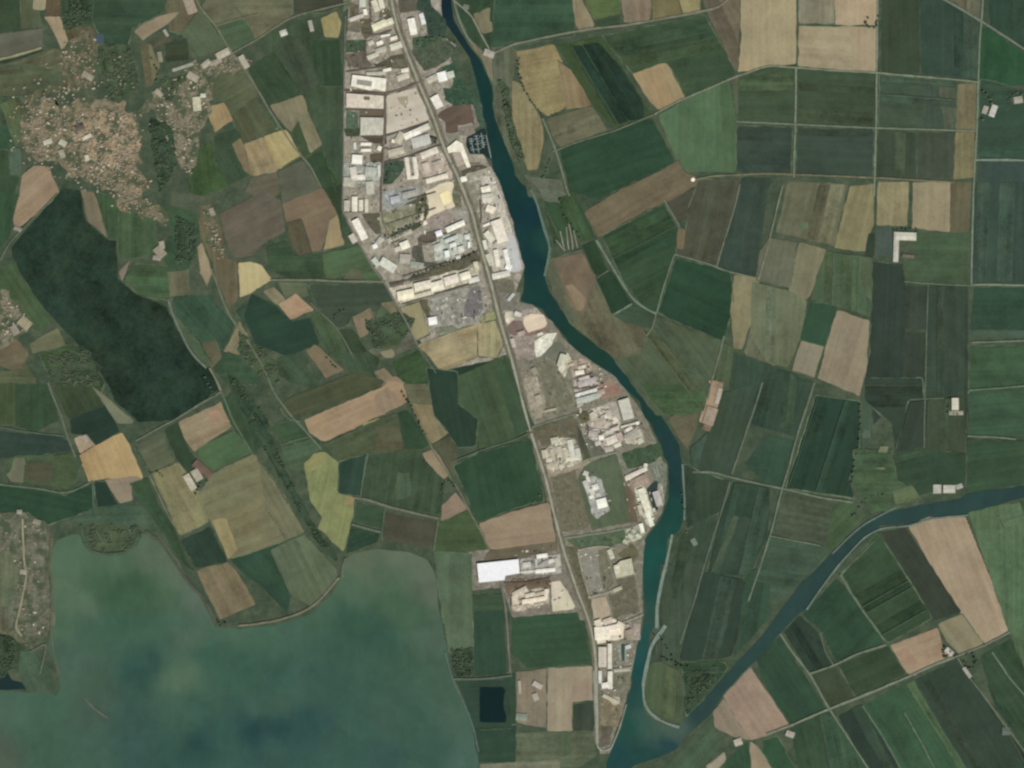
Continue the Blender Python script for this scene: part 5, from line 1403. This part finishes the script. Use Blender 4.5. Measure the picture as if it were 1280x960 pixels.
# ------------------------------------------------------------------ buildings
def rect(tile, cx, cy, L, Wd, ang):
    a = math.radians(ang); ca, sa = math.cos(a), math.sin(a)
    return [T(tile, cx + u * L / 2 * ca - v * Wd / 2 * sa, cy + u * L / 2 * sa + v * Wd / 2 * ca) for u, v in ((-1, -1), (1, -1), (1, 1), (-1, 1))]
def gable_roof(c, h, rise, over):
    """c: four local corners counter-clockwise; the ridge follows the longer side"""
    c = [Vector(p) for p in c]
    if (c[0] - c[1]).length < (c[1] - c[2]).length: c = c[1:] + c[:1]
    m = sum(c, Vector((0, 0))) / 4
    c = [p + (p - m).normalized() * over for p in c]
    r0, r1 = (c[3] + c[0]) / 2, (c[1] + c[2]) / 2
    t = .45
    V = [(*p, h) for p in c] + [(*r0, h + rise), (*r1, h + rise)] + [(*p, h - t) for p in c]
    F = [(0, 1, 5, 4), (2, 3, 4, 5), (3, 0, 4), (1, 2, 5), (6, 7, 1, 0), (7, 8, 2, 1), (8, 9, 3, 2), (9, 6, 0, 3), (9, 8, 7, 6)]
    return V, F
def hall(pts, h, col, label, cat):
    w = [W(*p) for p in pts]
    if area2(w) < 0: w.reverse()
    cx = sum(p[0] for p in w) / len(w); cy = sum(p[1] for p in w) / len(w)
    n = len(w); i = max(range(n), key=lambda q: math.dist(w[q], w[(q + 1) % n])); a, b = w[i], w[(i + 1) % n]
    rz = math.atan2(b[1] - a[1], b[0] - a[0]); ca, sa = math.cos(-rz), math.sin(-rz)
    l = [((x - cx) * ca - (y - cy) * sa, (x - cx) * sa + (y - cy) * ca) for x, y in w]
    root = empty({'hall': 'industrial_hall', 'shed': 'industrial_shed', 'barn': 'farm_barn', 'house': 'farmhouse', 'block': 'industrial_block'}.get(cat, 'industrial_hall'), (cx, cy, 0), rz)
    tag(root, label, cat)
    sh = [(x * .985, y * .985) for x, y in l]
    V = [(x, y, 0) for x, y in sh] + [(x, y, h - .5) for x, y in sh]
    F = [tuple(range(n))[::-1]] + [(k, (k + 1) % n, n + (k + 1) % n, n + k) for k in range(n)]
    link('wall', V, F, M_WALL, root)
    d = sorted((math.dist(l[0], l[1]), math.dist(l[1], l[2])))
    if n == 4 and d[0] < 260:
        V, F = gable_roof(l, h, min(2.6, d[0] * .05), .5)
    else:                                        # flat roof behind a low parapet
        V = [(x, y, h - .5) for x, y in l] + [(x, y, h + .7) for x, y in l] + [(x * .99, y * .99, h + .7) for x, y in l] + [(x * .99, y * .99, h) for x, y in l]
        F = [tuple(range(n))[::-1]]
        for k in range(n):
            q = (k + 1) % n
            F += [(k, q, n + q, n + k), (n + k, n + q, 2 * n + q, 2 * n + k), (2 * n + k, 2 * n + q, 3 * n + q, 3 * n + k)]
        F.append(tuple(range(3 * n, 4 * n)))
    r = link('roof', V, F, M_ROOF, root); r.color = hazed_albedo(col) + (.35 if min(col) > 235 else 1,)
    return root, r, l
def box(V, F, x0, y0, z0, x1, y1, z1):
    k = len(V)
    V += [(x0, y0, z0), (x1, y0, z0), (x1, y1, z0), (x0, y1, z0), (x0, y0, z1), (x1, y0, z1), (x1, y1, z1), (x0, y1, z1)]
    F += [(k + 3, k + 2, k + 1, k), (k + 4, k + 5, k + 6, k + 7), (k, k + 1, k + 5, k + 4), (k + 1, k + 2, k + 6, k + 5), (k + 2, k + 3, k + 7, k + 6), (k + 3, k, k + 4, k + 7)]
HALLS_BUILT = []
for t, geo, c, h, label in rows(HALLS):
    c = tuple(map(float, c.split(',')))
    pts = parse_pts(t, geo) if ' ' in geo else rect(t, *map(float, geo.split(',')))
    cat = next((k for k in ('shed', 'barn', 'house', 'block', 'hall', 'hut') if k in label.split()), None) or ('glasshouse' if 'glasshouse' in label else 'house' if 'farmhouse' in label else 'shed')
    root, r, l = hall(pts, float(h) * 1.3, [min(250, v * (1.05 if t[0] in 'EG' else .9)) for v in c], label, cat)
    HALLS_BUILT.append((root, pts))
    if 'sunken grey roof section' in label:
        q = rect('E1', 285, 832, 150, 52, 8); w0 = W(*q[0]); w2 = W(*q[2])
        m = root.matrix_basis.inverted() if False else None
        ca, sa = math.cos(-root.rotation_euler.z), math.sin(-root.rotation_euler.z)
        lq = [((x - root.location.x) * ca - (y - root.location.y) * sa, (x - root.location.x) * sa + (y - root.location.y) * ca) for x, y in (W(*p) for p in q)]
        if area2(lq) < 0: lq.reverse()
        o = link('roof_section', [(x, y, 16.7) for x, y in lq] + [(x, y, 17.9) for x, y in lq], [(4, 5, 6, 7)] + [(k, (k + 1) % 4, 4 + (k + 1) % 4, 4 + k) for k in range(4)], M_ROOF, r)
        o.color = hazed_albedo((150, 146, 136)) + (1,); o['label'] = 'dull grey roof section'
    if 'dark roof hatch' in label:
        ca, sa = math.cos(-root.rotation_euler.z), math.sin(-root.rotation_euler.z); x, y = W(*T('E2', 310, 105)); x -= root.location.x; y -= root.location.y
        lx, ly = x * ca - y * sa, x * sa + y * ca
        V, F = [], []; box(V, F, lx - 22, ly - 13, 15.4, lx + 22, ly + 13, 17.0)
        o = link('roof_hatch', V, F, M_ROOF, r); o.color = hazed_albedo((112, 100, 84)) + (1,)

# goods, trailers and containers standing about the yards
GOODS = [('white', (222, 218, 208)), ('grey', (150, 146, 136)), ('dark', (74, 70, 62)), ('rusty', (138, 112, 96)), ('cream', (196, 184, 162))]
ZONES = [('northern yards', '432,10 480,5 545,150 600,260 640,340 600,350 510,300 440,250', 84), ('quay yards', '592,206 615,212 640,300 650,345 622,345 606,270', 26), ('scrap yard', '536,376 605,360 612,392 545,415', 30),
         ('crowded works', '715,495 775,530 800,545 770,565 730,560', 34), ('rusty scrap yard', '708,452 745,455 770,485 715,480', 14), ('many roofed works', '680,555 725,555 725,585 682,590', 16), ('river works', '740,772 800,772 790,830 765,870 746,868', 26),
         ('yards by the huge hall', '640,690 700,680 725,760 645,765', 26), ('grass lot works', '728,590 758,590 764,640 745,650', 10), ('shipyard', '778,600 812,590 825,640 800,668 785,640', 16), ('lorry park', '722,690 765,690 768,740 740,745', 16)]
gr = random.Random(21); taken = []
for zn, poly, num in ZONES:
    poly = xy(poly); x0, x1 = min(p[0] for p in poly), max(p[0] for p in poly); y0, y1 = min(p[1] for p in poly), max(p[1] for p in poly); got = 0
    for _ in range(num * 60):
        if got >= num: break
        x, y = gr.uniform(x0, x1), gr.uniform(y0, y1)
        if not inside((x, y), poly): continue
        if any(abs(x - a) < 60 and inside((x, y), grow(q, 2.2)) for a, q in ((p[0][0], p) for _, p in HALLS_BUILT)): continue
        if any(math.dist((x, y), q) < 3.2 for q in taken): continue
        if min(math.dist((x, y), m) for m in [(a[0] + (b_[0] - a[0]) * t / 4, a[1] + (b_[1] - a[1]) * t / 4) for a, b_ in zip(mains, mains[1:]) for t in range(4)]) < 5: continue
        taken.append((x, y)); got += 1
        cn, c = gr.choices(GOODS, (3, 2, 4, 2, 3))[0]; L, Wd, h = gr.uniform(10, 30), gr.uniform(6, 13), gr.uniform(2.6, 5.2)
        V, F = [], []; nrow = gr.choice((1, 2, 3))
        for k in range(nrow):
            w_ = Wd / nrow; y_ = -Wd / 2 + k * w_; l2 = L * gr.uniform(.7, 1)
            box(V, F, -L / 2, y_ + .15, 0, -L / 2 + l2, y_ + w_ - .15, h * gr.uniform(.75, 1))
        o = link('goods_stack', V, F, M_ROOF, None, (*W(x, y), 2.4), gr.choice((.25, .25 + math.pi / 2)) + gr.uniform(-.15, .15)); o.color = hazed_albedo(c) + (1,)
        tag(o, f'low {cn} stack of goods standing in the {zn}', 'goods stack', f'{cn} goods stacks in the {zn}')

# round white tank in the eastern fields
V, F = [], []; n = 24
for z, rr in ((0, 15), (8, 15), (8.01, 15.4), (8.6, 15.4), (10.6, 8), (11.4, .8)): V += [(rr * math.cos(2 * math.pi * k / n), rr * math.sin(2 * math.pi * k / n), z) for k in range(n)]
root = empty('storage_tank', (*W(866, 224.5), 0)); tag(root, 'lone round white tank at the corner of the bright green field', 'tank')
link('wall', V[:2 * n], [(k, (k + 1) % n, n + (k + 1) % n, n + k) for k in range(n)], M_WALL, root)
V2 = V[2 * n:]; F2 = [(i * n + k, i * n + (k + 1) % n, (i + 1) * n + (k + 1) % n, (i + 1) * n + k) for i in range(3) for k in range(n)] + [tuple(range(3 * n, 4 * n))]
o = link('roof', V2, F2, M_ROOF, root); o.color = hazed_albedo((240, 236, 214)) + (1,)

# ------------------------------------------------------------------ village houses: four kinds copied along the lanes
def house_mesh(L, Wd, h, rise, tile):
    l = [(-L / 2, -Wd / 2), (L / 2, -Wd / 2), (L / 2, Wd / 2), (-L / 2, Wd / 2)]
    V = [(x, y, 0) for x, y in l] + [(x, y, h) for x, y in l] + [(-L / 2, 0, h + rise), (L / 2, 0, h + rise)]
    F = [(0, 1, 5, 4), (1, 2, 6, 9, 5), (2, 3, 7, 6), (3, 0, 4, 8, 7)]
    k = len(V); o = .5; e = .12
    V += [(-L / 2 - o, -Wd / 2 - o, h - e), (L / 2 + o, -Wd / 2 - o, h - e), (L / 2 + o, Wd / 2 + o, h - e), (-L / 2 - o, Wd / 2 + o, h - e), (-L / 2 - o, 0, h + rise + .2), (L / 2 + o, 0, h + rise + .2)]
    F += [(k, k + 1, k + 5, k + 4), (k + 2, k + 3, k + 4, k + 5)]
    b = len(V); box(V, F, L * .22, Wd * .12, h + rise * .3, L * .22 + .9, Wd * .12 + .9, h + rise + 1.1)   # chimney
    me = bpy.data.meshes.new('village_house'); me.from_pydata(V, [], F); me.materials.append(M_RENDER); me.materials.append(tile)
    me.polygons.foreach_set('material_index', [0] * 4 + [1] * 2 + [0] * 6); me.update(); return me
random.seed(11)
KINDS = [[house_mesh(L, Wd, h, 2.2, t) for L, Wd, h in ((13, 9, 5.5), (17, 10, 6.5), (11, 9, 4.5), (22, 11, 7))] for t in M_TILE]
VZ = 3.0
DIST = [('dense village core', '88,152 112,138 150,140 170,152 176,182 170,205 140,214 112,200 92,180', 84, (.36, .2, .36, .08), 14),
        ('western half of the old village', '28,128 60,110 100,106 86,150 90,180 110,204 84,226 72,205 42,206 26,186', 58, (.18, .36, .3, .16), 17),
        ('southern edge of the old village', '112,204 140,216 172,206 188,240 182,262 150,248 118,240 90,226', 30, (.3, .3, .25, .15), 17),
        ('scattered quarter east of the tree belt', '192,112 222,96 262,100 266,112 258,142 250,162 240,222 228,210 214,182 198,160', 42, (.1, .3, .36, .24), 20),
        ('northern outskirts of the old village', '78,54 120,44 122,64 130,110 100,106 84,108 72,86', 18, (.15, .35, .3, .2), 22),
        ('green outskirts of the old village', '10,110 60,70 150,70 186,120 190,150 180,200 196,240 188,262 150,262 90,235 60,215 12,200', 40, (.2, .2, .4, .2), 30),
        ('lanes trailing south of the old village', '142,250 182,250 212,266 208,282 180,268 150,264', 10, (.2, .3, .3, .2), 18),
        ('lane corridor south of the north eastern hamlet', '252,256 264,254 276,300 282,322 270,324 258,294', 9, (.1, .3, .4, .2), 26),
        ('north eastern hamlet', '228,86 262,74 285,66 318,74 316,88 270,92 240,98', 10, (.2, .3, .3, .2), 24),
        ('western peninsula', '0,644 50,652 58,690 56,790 26,800 18,740 0,690', 12, (.05, .2, .45, .3), 40),
        ('western hamlet by the dark field', '2,366 26,386 38,402 22,426 4,430', 12, (.1, .3, .35, .25), 20)]
ADJ = ['terracotta roofed', 'brown roofed', 'pale roofed', 'grey roofed']
spots = []
def free_spot(x, y, r): return all((x - a) ** 2 + (y - b) ** 2 > (r + q) ** 2 for a, b, q in spots) and not any(inside((x, y), grow(p, 1.5)) for _, p in HALLS_BUILT if abs(p[0][0] - x) < 40 and abs(p[0][1] - y) < 40)
extra = []
for dn, poly, num, wts, gap in DIST:
    poly = xy(poly); x0, x1 = min(p[0] for p in poly), max(p[0] for p in poly); y0, y1 = min(p[1] for p in poly), max(p[1] for p in poly)
    got = 0; ex = 0; tries = 0; cap = 3.2
    while (got < num or ex < num * 1.6) and tries < num * 260:
        tries += 1; x, y = random.uniform(x0, x1), random.uniform(y0, y1)
        if not inside((x, y), poly): continue
        if mnoise.noise(Vector((x * .12, y * .12, 5))) < -.22: continue          # gardens and groves stay open
        if not free_spot(x, y, gap / 2 / S * .62): continue
        k = random.choices(range(4), wts)[0]; v = random.choices(range(4), (4, 3, 3, 1))[0]
        a = mnoise.noise(Vector((x * .02, y * .02, 9))) * 2.2 + random.choice((0, math.pi / 2)) + random.uniform(-.1, .1)
        spots.append((x, y, gap / 2 / S * .62))
        if got < num and (got + 1) / num <= (ex + 1) / (num * 1.6) + .05:
            got += 1; o = bpy.data.objects.new('village_house', KINDS[k][v]); COL.objects.link(o)
            o.location = (*W(x, y), 0); o.rotation_euler.z = a; o.scale = (1.12, 1.12, 1)
            tag(o, f'small {ADJ[k]} house in the {dn}', 'house', f'{ADJ[k]} houses in the {dn}')
        else: ex += 1; extra.append((x, y, a, k, v))
bm = bmesh.new(); mats = [M_RENDER] + M_TILE
for x, y, a, k, v in extra:
    nv, nf = len(bm.verts), len(bm.faces)
    me = KINDS[k][v].copy(); me.materials.clear()
    bm.from_mesh(me); bpy.data.meshes.remove(me)
    bm.verts.ensure_lookup_table(); bm.faces.ensure_lookup_table(); ca, sa = math.cos(a), math.sin(a); X, Y = W(x, y)
    for q in bm.verts[nv:]: q.co = Vector((X + q.co.x * ca - q.co.y * sa, Y + q.co.x * sa + q.co.y * ca, q.co.z))
    for f in bm.faces[nf:]: f.material_index = 0 if f.material_index == 0 else 1 + k
me = bpy.data.meshes.new('village_houses'); bm.to_mesh(me); bm.free()
for m in mats: me.materials.append(m)
o = bpy.data.objects.new('village_houses', me); COL.objects.link(o)
tag(o, 'tight mass of small roofs filling the lanes of the old village', 'houses', None, 'stuff')

# ------------------------------------------------------------------ harbour: pontoons and boats
def pontoon(p, q, wd, label):
    a, b = Vector(W(*p)), Vector(W(*q)); L = (b - a).length; rz = math.atan2(b.y - a.y, b.x - a.x); m = (a + b) / 2
    r = empty('pontoon', (m.x, m.y, 1.5), rz); tag(r, label, 'pontoon')
    V, F = [], []; box(V, F, -L / 2, -wd / 2, .2, L / 2, wd / 2, 1.0); link('deck', V, F, M_PIER, r)
    for s in (-1, 1):
        V, F = [], []; box(V, F, s * (L / 2 - 2) - .3, wd / 2, -.4, s * (L / 2 - 2) + .3, wd / 2 + .6, 3.2); link('mooring_pile', V, F, M_BARK, r)
    return r, a, b
BOAT_V = []
def boat_mesh():
    secs = [(-6, 1.5), (-2, 1.9), (2, 1.8), (5, .9), (6.6, .05)]
    V = []; F = []
    for x, w_ in secs: V += [(x, -w_, 1.3), (x, -w_ * .6, -.2), (x, w_ * .6, -.2), (x, w_, 1.3)]
    for i in range(len(secs) - 1):
        a = i * 4; b = a + 4
        F += [(a, a + 1, b + 1, b), (a + 1, a + 2, b + 2, b + 1), (a + 2, a + 3, b + 3, b + 2), (a + 3, a, b, b + 3)]
    F += [(0, 3, 2, 1), (16, 17, 18, 19)]
    nh = len(F); box(V, F, -3.2, -1.2, 1.3, 1.6, 1.2, 2.8)
    me = bpy.data.meshes.new('moored_boat'); me.from_pydata(V, [], F); me.materials.append(M_HULL); me.materials.append(M_CAB)
    me.polygons.foreach_set('material_index', [0] * nh + [1] * 6); me.update(); return me
BM = boat_mesh(); random.seed(5)
for i, (p, q, lab) in enumerate((((388, 500), (418, 648), 'westernmost'), ((440, 470), (470, 650), 'second from the west'), ((490, 450), (520, 600), 'third from the west'), ((540, 470), (590, 700), 'riverside'))):
    r, a, b = pontoon(T('E3', *p), T('E3', *q), 5, f'{lab} pale pontoon in the dark harbour basin')
    u = (b - a).normalized(); n_ = Vector((-u.y, u.x)); L = (b - a).length
    for s in ((-1, 1) if i < 3 else ()):
        for k in range(7):
            if random.random() < .3: continue
            c = a + u * (8 + k * (L - 16) / 6) + n_ * s * 11
            o = bpy.data.objects.new('moored_boat', BM); COL.objects.link(o); o.location = (c.x, c.y, 1.7)
            o.rotation_euler.z = math.atan2(n_.y * s, n_.x * s) + random.uniform(-.08, .08); o.scale = (1.15, 1.15, 1.1)
            tag(o, f'small white boat moored at the {lab} pontoon of the harbour basin', 'boat', f'boats at the {lab} pontoon')
for p, q, lab in (((693, 195), (735, 290), 'western pale quay finger at the slips north of the river point'), ((720, 180), (760, 295), 'eastern pale quay finger at the slips north of the river point')):
    pontoon(T('G3', *p), T('G3', *q), 6, lab)
for p, q, lab in (((600, 445), (600, 600), 'western pale quay finger of the river works slip'), ((655, 470), (655, 600), 'eastern pale quay finger of the river works slip')):
    pontoon(T('G6', *p), T('G6', *q), 7, lab)

# ------------------------------------------------------------------ trees
def crown_into(bm, x, y, z, r, h, rng, mi, n=34):
    """leaf clumps spread through an uneven crown"""
    for _ in range(n):
        a, t = rng.uniform(0, 6.283), rng.random() ** .6
        u = rng.uniform(-1, 1); rr = r * t * math.sqrt(max(.05, 1 - u * u * .8)) * rng.uniform(.75, 1.15)
        c = Vector((x + rr * math.cos(a), y + rr * math.sin(a), z + h * .5 * u)); s = r * rng.uniform(.22, .42)
        d1 = Vector((rng.uniform(-1, 1), rng.uniform(-1, 1), rng.uniform(-.22, .22))).normalized(); d2 = d1.cross(Vector((rng.uniform(-.4, .4), rng.uniform(-.4, .4), 1))).normalized()
        vs = [bm.verts.new(c + (d1 * i + d2 * j) * s) for i, j in ((-1, -.7), (.8, -1), (1, .8), (-.6, 1))]
        f = bm.faces.new(vs); f.material_index = mi if rng.random() < .75 else (mi + 1) % 3
def trunk_into(bm, x, y, h, r, mi, rng):
    def cone(a, b, ra, rb):
        d = (b - a).normalized(); e = d.orthogonal().normalized(); g2 = d.cross(e)
        A = [bm.verts.new(a + (e * math.cos(t * 1.2566) + g2 * math.sin(t * 1.2566)) * ra) for t in range(5)]
        B = [bm.verts.new(b + (e * math.cos(t * 1.2566) + g2 * math.sin(t * 1.2566)) * rb) for t in range(5)]
        for t in range(5): bm.faces.new((A[t], A[(t + 1) % 5], B[(t + 1) % 5], B[t])).material_index = mi
    top = Vector((x, y, h)); cone(Vector((x, y, 0)), top, r, r * .6)
    for k in range(3):
        a = rng.uniform(0, 6.28); cone(top, top + Vector((math.cos(a) * h * .45, math.sin(a) * h * .45, h * .6)), r * .5, r * .15)
rng = random.Random(3)
TREES = []
for kind in range(3):
    for v in range(2):
        bt = bmesh.new(); trunk_into(bt, 0, 0, 5.0, .5, 0, rng); mt = bpy.data.meshes.new('trunk'); bt.to_mesh(mt); bt.free(); mt.materials.append(M_BARK)
        bc = bmesh.new(); crown_into(bc, 0, 0, 9.5, 6.2, 9, rng, kind, 90); mc = bpy.data.meshes.new('crown'); bc.to_mesh(mc); bc.free()
        for m in M_LEAF: mc.materials.append(m)
        TREES.append((mt, mc))
NT = [0]
def tree(px, py, kind, sc, label, group):
    NT[0] += 1
    mt, mc = TREES[kind * 2 + NT[0] % 2]
    r = empty('broadleaf_tree', (*W(px, py), 0), rng.uniform(0, 6)); r.scale = (sc, sc, sc * rng.uniform(.85, 1.1)); tag(r, label, 'tree', group)
    for nm, me in (('trunk', mt), ('crown', mc)):
        o = bpy.data.objects.new(nm, me); COL.objects.link(o); o.parent = r
def tree_line(pts, gap, kind, label, jit=1.0, lo=.8, hi=1.35):
    pts = xy(pts)
    for i in range(len(pts) - 1):
        a, b = pts[i], pts[i + 1]; n = max(1, int(math.dist(a, b) / gap))
        for t in range(n):
            f = (t + rng.uniform(.1, .9)) / n
            tree(a[0] + (b[0] - a[0]) * f + rng.uniform(-jit, jit), a[1] + (b[1] - a[1]) * f + rng.uniform(-jit, jit), kind, rng.uniform(lo, hi), label, label.replace('tree', 'trees', 1))
for pts, gap, kind, label in (
    ('1098,20 1094,34 1088,36 1082,28 1086,22', 3.2, 0, 'dark tree in the ring at the corner of the tall pale field'),
    ('1184,806 1178,812 1182,824 1190,812', 3, 0, 'dark tree round the white house at the pink tan field'),
    ('1206,818 1216,816 1220,826 1216,836 1208,834 1205,824', 3, 0, 'dark tree of the ring by the narrow pale shed'),
    ('1188,498 1184,516 1200,518', 4.5, 0, 'tree sheltering the white farmhouse by the eastern ditch'),
    ('1114,288 1146,286 1146,298', 5, 0, 'tree north of the eastern farmstead'),
    ('1228,112 1240,128 1234,146 1228,150', 4.2, 1, 'tree around the northern crossroads farm'),
    ('1258,130 1268,116 1280,118', 4.5, 1, 'tree around the barn by the right edge'),
    ('1064,650 1080,625 1100,618 1118,625', 6.5, 1, 'tree on the green mound north of the canal'),
    ('1074,504 1076,540 1068,580 1064,610', 7, 1, 'tree along the dark field east of the diagonal track'),
    ('256,470 264,486 270,498', 5, 1, 'tree beside the lane on the edge of the dark wood field'),
    ('648,70 650,95 655,112 664,128 676,142', 4.6, 2, 'tree along the sunken ditch through the tan meadow'),
    ('630,120 634,150 640,170 646,186', 5, 1, 'tree on the far river bank opposite the brown plot'),
    ('688,196 684,214 676,226', 4, 1, 'tree at the foot of the tan meadow by the river'),
    ('700,248 706,272 716,285 728,300', 5, 0, 'tree on the edge of the dark strip by the river bank'),
    ('480,296 500,288 520,278 528,260 530,246', 4.2, 2, 'tree on the scrubby olive ground by the sand heap'),
    ('512,348 540,336 570,328 595,316', 4.4, 0, 'tree in the belt north of the long pale hall row'),
    ('520,55 535,48 552,46 570,55', 5, 1, 'tree on the green wedge beside the river'),
    ('480,232 486,214 490,206', 4, 0, 'tree in the dark lot beside the pale U shaped hall'),
    ('536,172 544,172 546,180', 3.5, 0, 'tree in the dark corner by the main road'),
    ('852,612 856,640 858,665', 7, 1, 'tree on the east bank below the river bend'),
    ('812,795 822,790 836,815 846,835', 6, 0, 'tree on the wooded strip east of the sand spit'),
    ('826,822 840,826 852,832 862,834', 3.6, 0, 'tree in the dark hedge crossing the river point'),
    ('858,840 866,858 862,880 858,894', 5, 0, 'tree along the inner edge of the river point'),
    ('664,636 668,626 676,618', 4, 1, 'tree in the corner north of the pink tan field by the main road'),
    ('550,615 556,604 564,600 570,610', 3.6, 0, 'tree in the small grove on the diagonal field track'),
    ('405,445 415,455 425,462', 5, 1, 'tree along the track south of the pink tan square'),
    ('416,400 420,392 432,388', 4, 0, 'tree beside the tan diagonal field'),
    ('500,488 512,505 520,520 532,545', 4.6, 0, 'tree along the dark edge of the tan diagonal strip'),
    ('244,620 250,606 262,600', 4.2, 2, 'tree south of the farmstead in the olive yellow fields'),
    ('184,592 198,590 206,600', 4.6, 1, 'tree at the corner of the grey green fields'),
    ('270,772 275,782 284,778', 4, 0, 'tree on the point of the lagoon shore'),
    ('190,74 198,92 196,105', 4.2, 1, 'tree in the paddocks between the village and the hamlet'),
    ('146,78 160,92 168,100', 4, 1, 'tree in the meadow north of the village'),
    ('88,20 96,30 104,28', 4, 1, 'tree in the northern outskirts near the top edge'),
    ('205,150 214,168 220,190', 5.5, 0, 'tree in the belt between the village and its eastern quarter')):
    tree_line(pts, gap, kind, label)
# hedges along field edges in the old enclosed country round the village and the lagoon
hr = random.Random(14); done = 0
cand = []
for row in rows(FIELDS):
    pts = parse_pts(row[0], row[3]); c = tuple(map(float, row[1].split(',')))
    for i in range(len(pts)):
        a, b_ = pts[i], pts[(i + 1) % len(pts)]; L = math.dist(a, b_); m = ((a[0] + b_[0]) / 2, (a[1] + b_[1]) / 2)
        if 16 < L < 90 and 0 < m[0] < 1280 and 0 < m[1] < 960 and (m[0] < 430 or hr.random() < .22): cand.append((a, b_, describe(pts, c, 'field')))
hr.shuffle(cand); used = []
for a, b_, lab in cand:
    m = ((a[0] + b_[0]) / 2, (a[1] + b_[1]) / 2)
    if any(math.dist(m, q) < 22 for q in used) or done >= 110: continue
    used.append(m); done += 1
    ax, ay = W(*a); bx, by = W(*b_); L = math.hypot(bx - ax, by - ay); rz = math.atan2(by - ay, bx - ax); bm = bmesh.new(); x = -L / 2; kind = hr.choice((0, 0, 1))
    while x < L / 2:
        if mnoise.noise(Vector((x * .02, done * 3.1, 0))) > -.2: crown_into(bm, x, hr.uniform(-2, 2), 2.6, hr.uniform(2.8, 5.2), 4.5, hr, kind, 12)
        x += hr.uniform(4, 7)
    if not bm.faces: bm.free(); continue
    me = bpy.data.meshes.new('hedge'); bm.to_mesh(me); bm.free()
    for mm in M_LEAF: me.materials.append(mm)
    o = bpy.data.objects.new('hedge', me); COL.objects.link(o); o.location = ((ax + bx) / 2, (ay + by) / 2, 0.6); o.rotation_euler.z = rz
    lb = 'dark hedge beside the ' + lab; tag(o, ' '.join(lb.split()[:16]), 'hedge', 'hedges beside the ' + lab)
def wood(name, poly, gap, kind, label, dens=.0):
    poly = xy(poly); bm = bmesh.new(); x = min(p[0] for p in poly); gap *= .62
    c = ((52, 72, 54), (64, 82, 58), (88, 92, 66))[kind]
    sheet('woodland_ground', poly, c, M_FIELD, 1.2, 'dark ground under the ' + label, 'ground', amp=2.2, rad=4)
    while x < max(p[0] for p in poly):
        y = min(p[1] for p in poly)
        while y < max(p[1] for p in poly):
            px, py = x + rng.uniform(-.5, .5) * gap, y + rng.uniform(-.5, .5) * gap
            if inside((px, py), poly) and mnoise.noise(Vector((px * .09, py * .09, 2))) > dens:
                r = rng.uniform(4.5, 8); X, Y = W(px, py)
                crown_into(bm, X, Y, r * 1.3, r, r * 1.5, rng, (kind + rng.choice((0, 0, 1))) % 3, 15); trunk_into(bm, X, Y, r * .7, .4, 3, rng)
            y += gap
        x += gap
    me = bpy.data.meshes.new(name); bm.to_mesh(me); bm.free()
    for m in M_LEAF + [M_BARK]: me.materials.append(m)
    o = bpy.data.objects.new(name, me); COL.objects.link(o); tag(o, label, 'wood', None, 'stuff')
for p, g_, k, d, lab in (('186,146 214,158 222,206 200,242 190,180', 2.6, 0, -.05, 'dark tree belt between the village and its eastern quarter'),
    ('122,58 162,56 176,108 140,126 126,96', 3.0, 1, .0, 'loose grove north of the village'),
    ('75,-5 115,-5 116,28 80,38', 3.0, 0, -.05, 'tree clump at the top edge north of the village'),
    ('220,270 250,284 242,326 220,328', 3.0, 0, .02, 'copse in the green fields south of the village'),
    ('60,443 112,438 126,482 66,482', 3.0, 1, .0, 'scrubby wood below the dark wood field'),
    ('282,462 300,478 328,512 352,575 374,620 398,664 424,698 416,700 396,678 356,608 324,550 296,506', 3.4, 0, .16, 'wooded strip along the stream beside the olive yellow fields'),
    ('-5,790 20,800 18,828 4,848 -5,848', 3.0, 0, -.1, 'dark wood on the western peninsula'),
    ('563,812 592,809 590,845 570,846', 2.8, 0, -.1, 'square dark grove at the lagoon shore'),
    ('858,842 898,832 896,850 872,880 858,884', 3.0, 0, .0, 'loose wood between the river point and the canal'),
    ('622,96 636,110 640,150 656,195 650,205 636,170 628,130', 2.8, 1, .05, 'scrub along the far river bank'),
    ('484,296 530,276 532,252 536,262 528,282 490,304', 2.2, 2, -.1, 'scrub on the olive ground by the sand heap'),
    ('300,415 345,450 350,480 322,470 296,440', 3.0, 1, .02, 'thicket by the bend of the stream lane'),
    ('455,402 505,388 520,400 502,430 470,438', 3.2, 1, .08, 'overgrown plots west of the sand stubble field'),
    ('100,656 170,656 178,668 168,686 130,692 106,680', 3.2, 1, .12, 'scrub on the round headland of the lagoon'),
    ('200,100 236,92 214,128 204,124', 3.0, 1, .1, 'orchard trees between village and hamlet')):
    wood('woodland', p, g_, k, lab, d)
print('trees', NT[0], 'halls', len(HALLS_BUILT), 'houses', len(spots), 'max level', max(l for _, l in LEVELS))
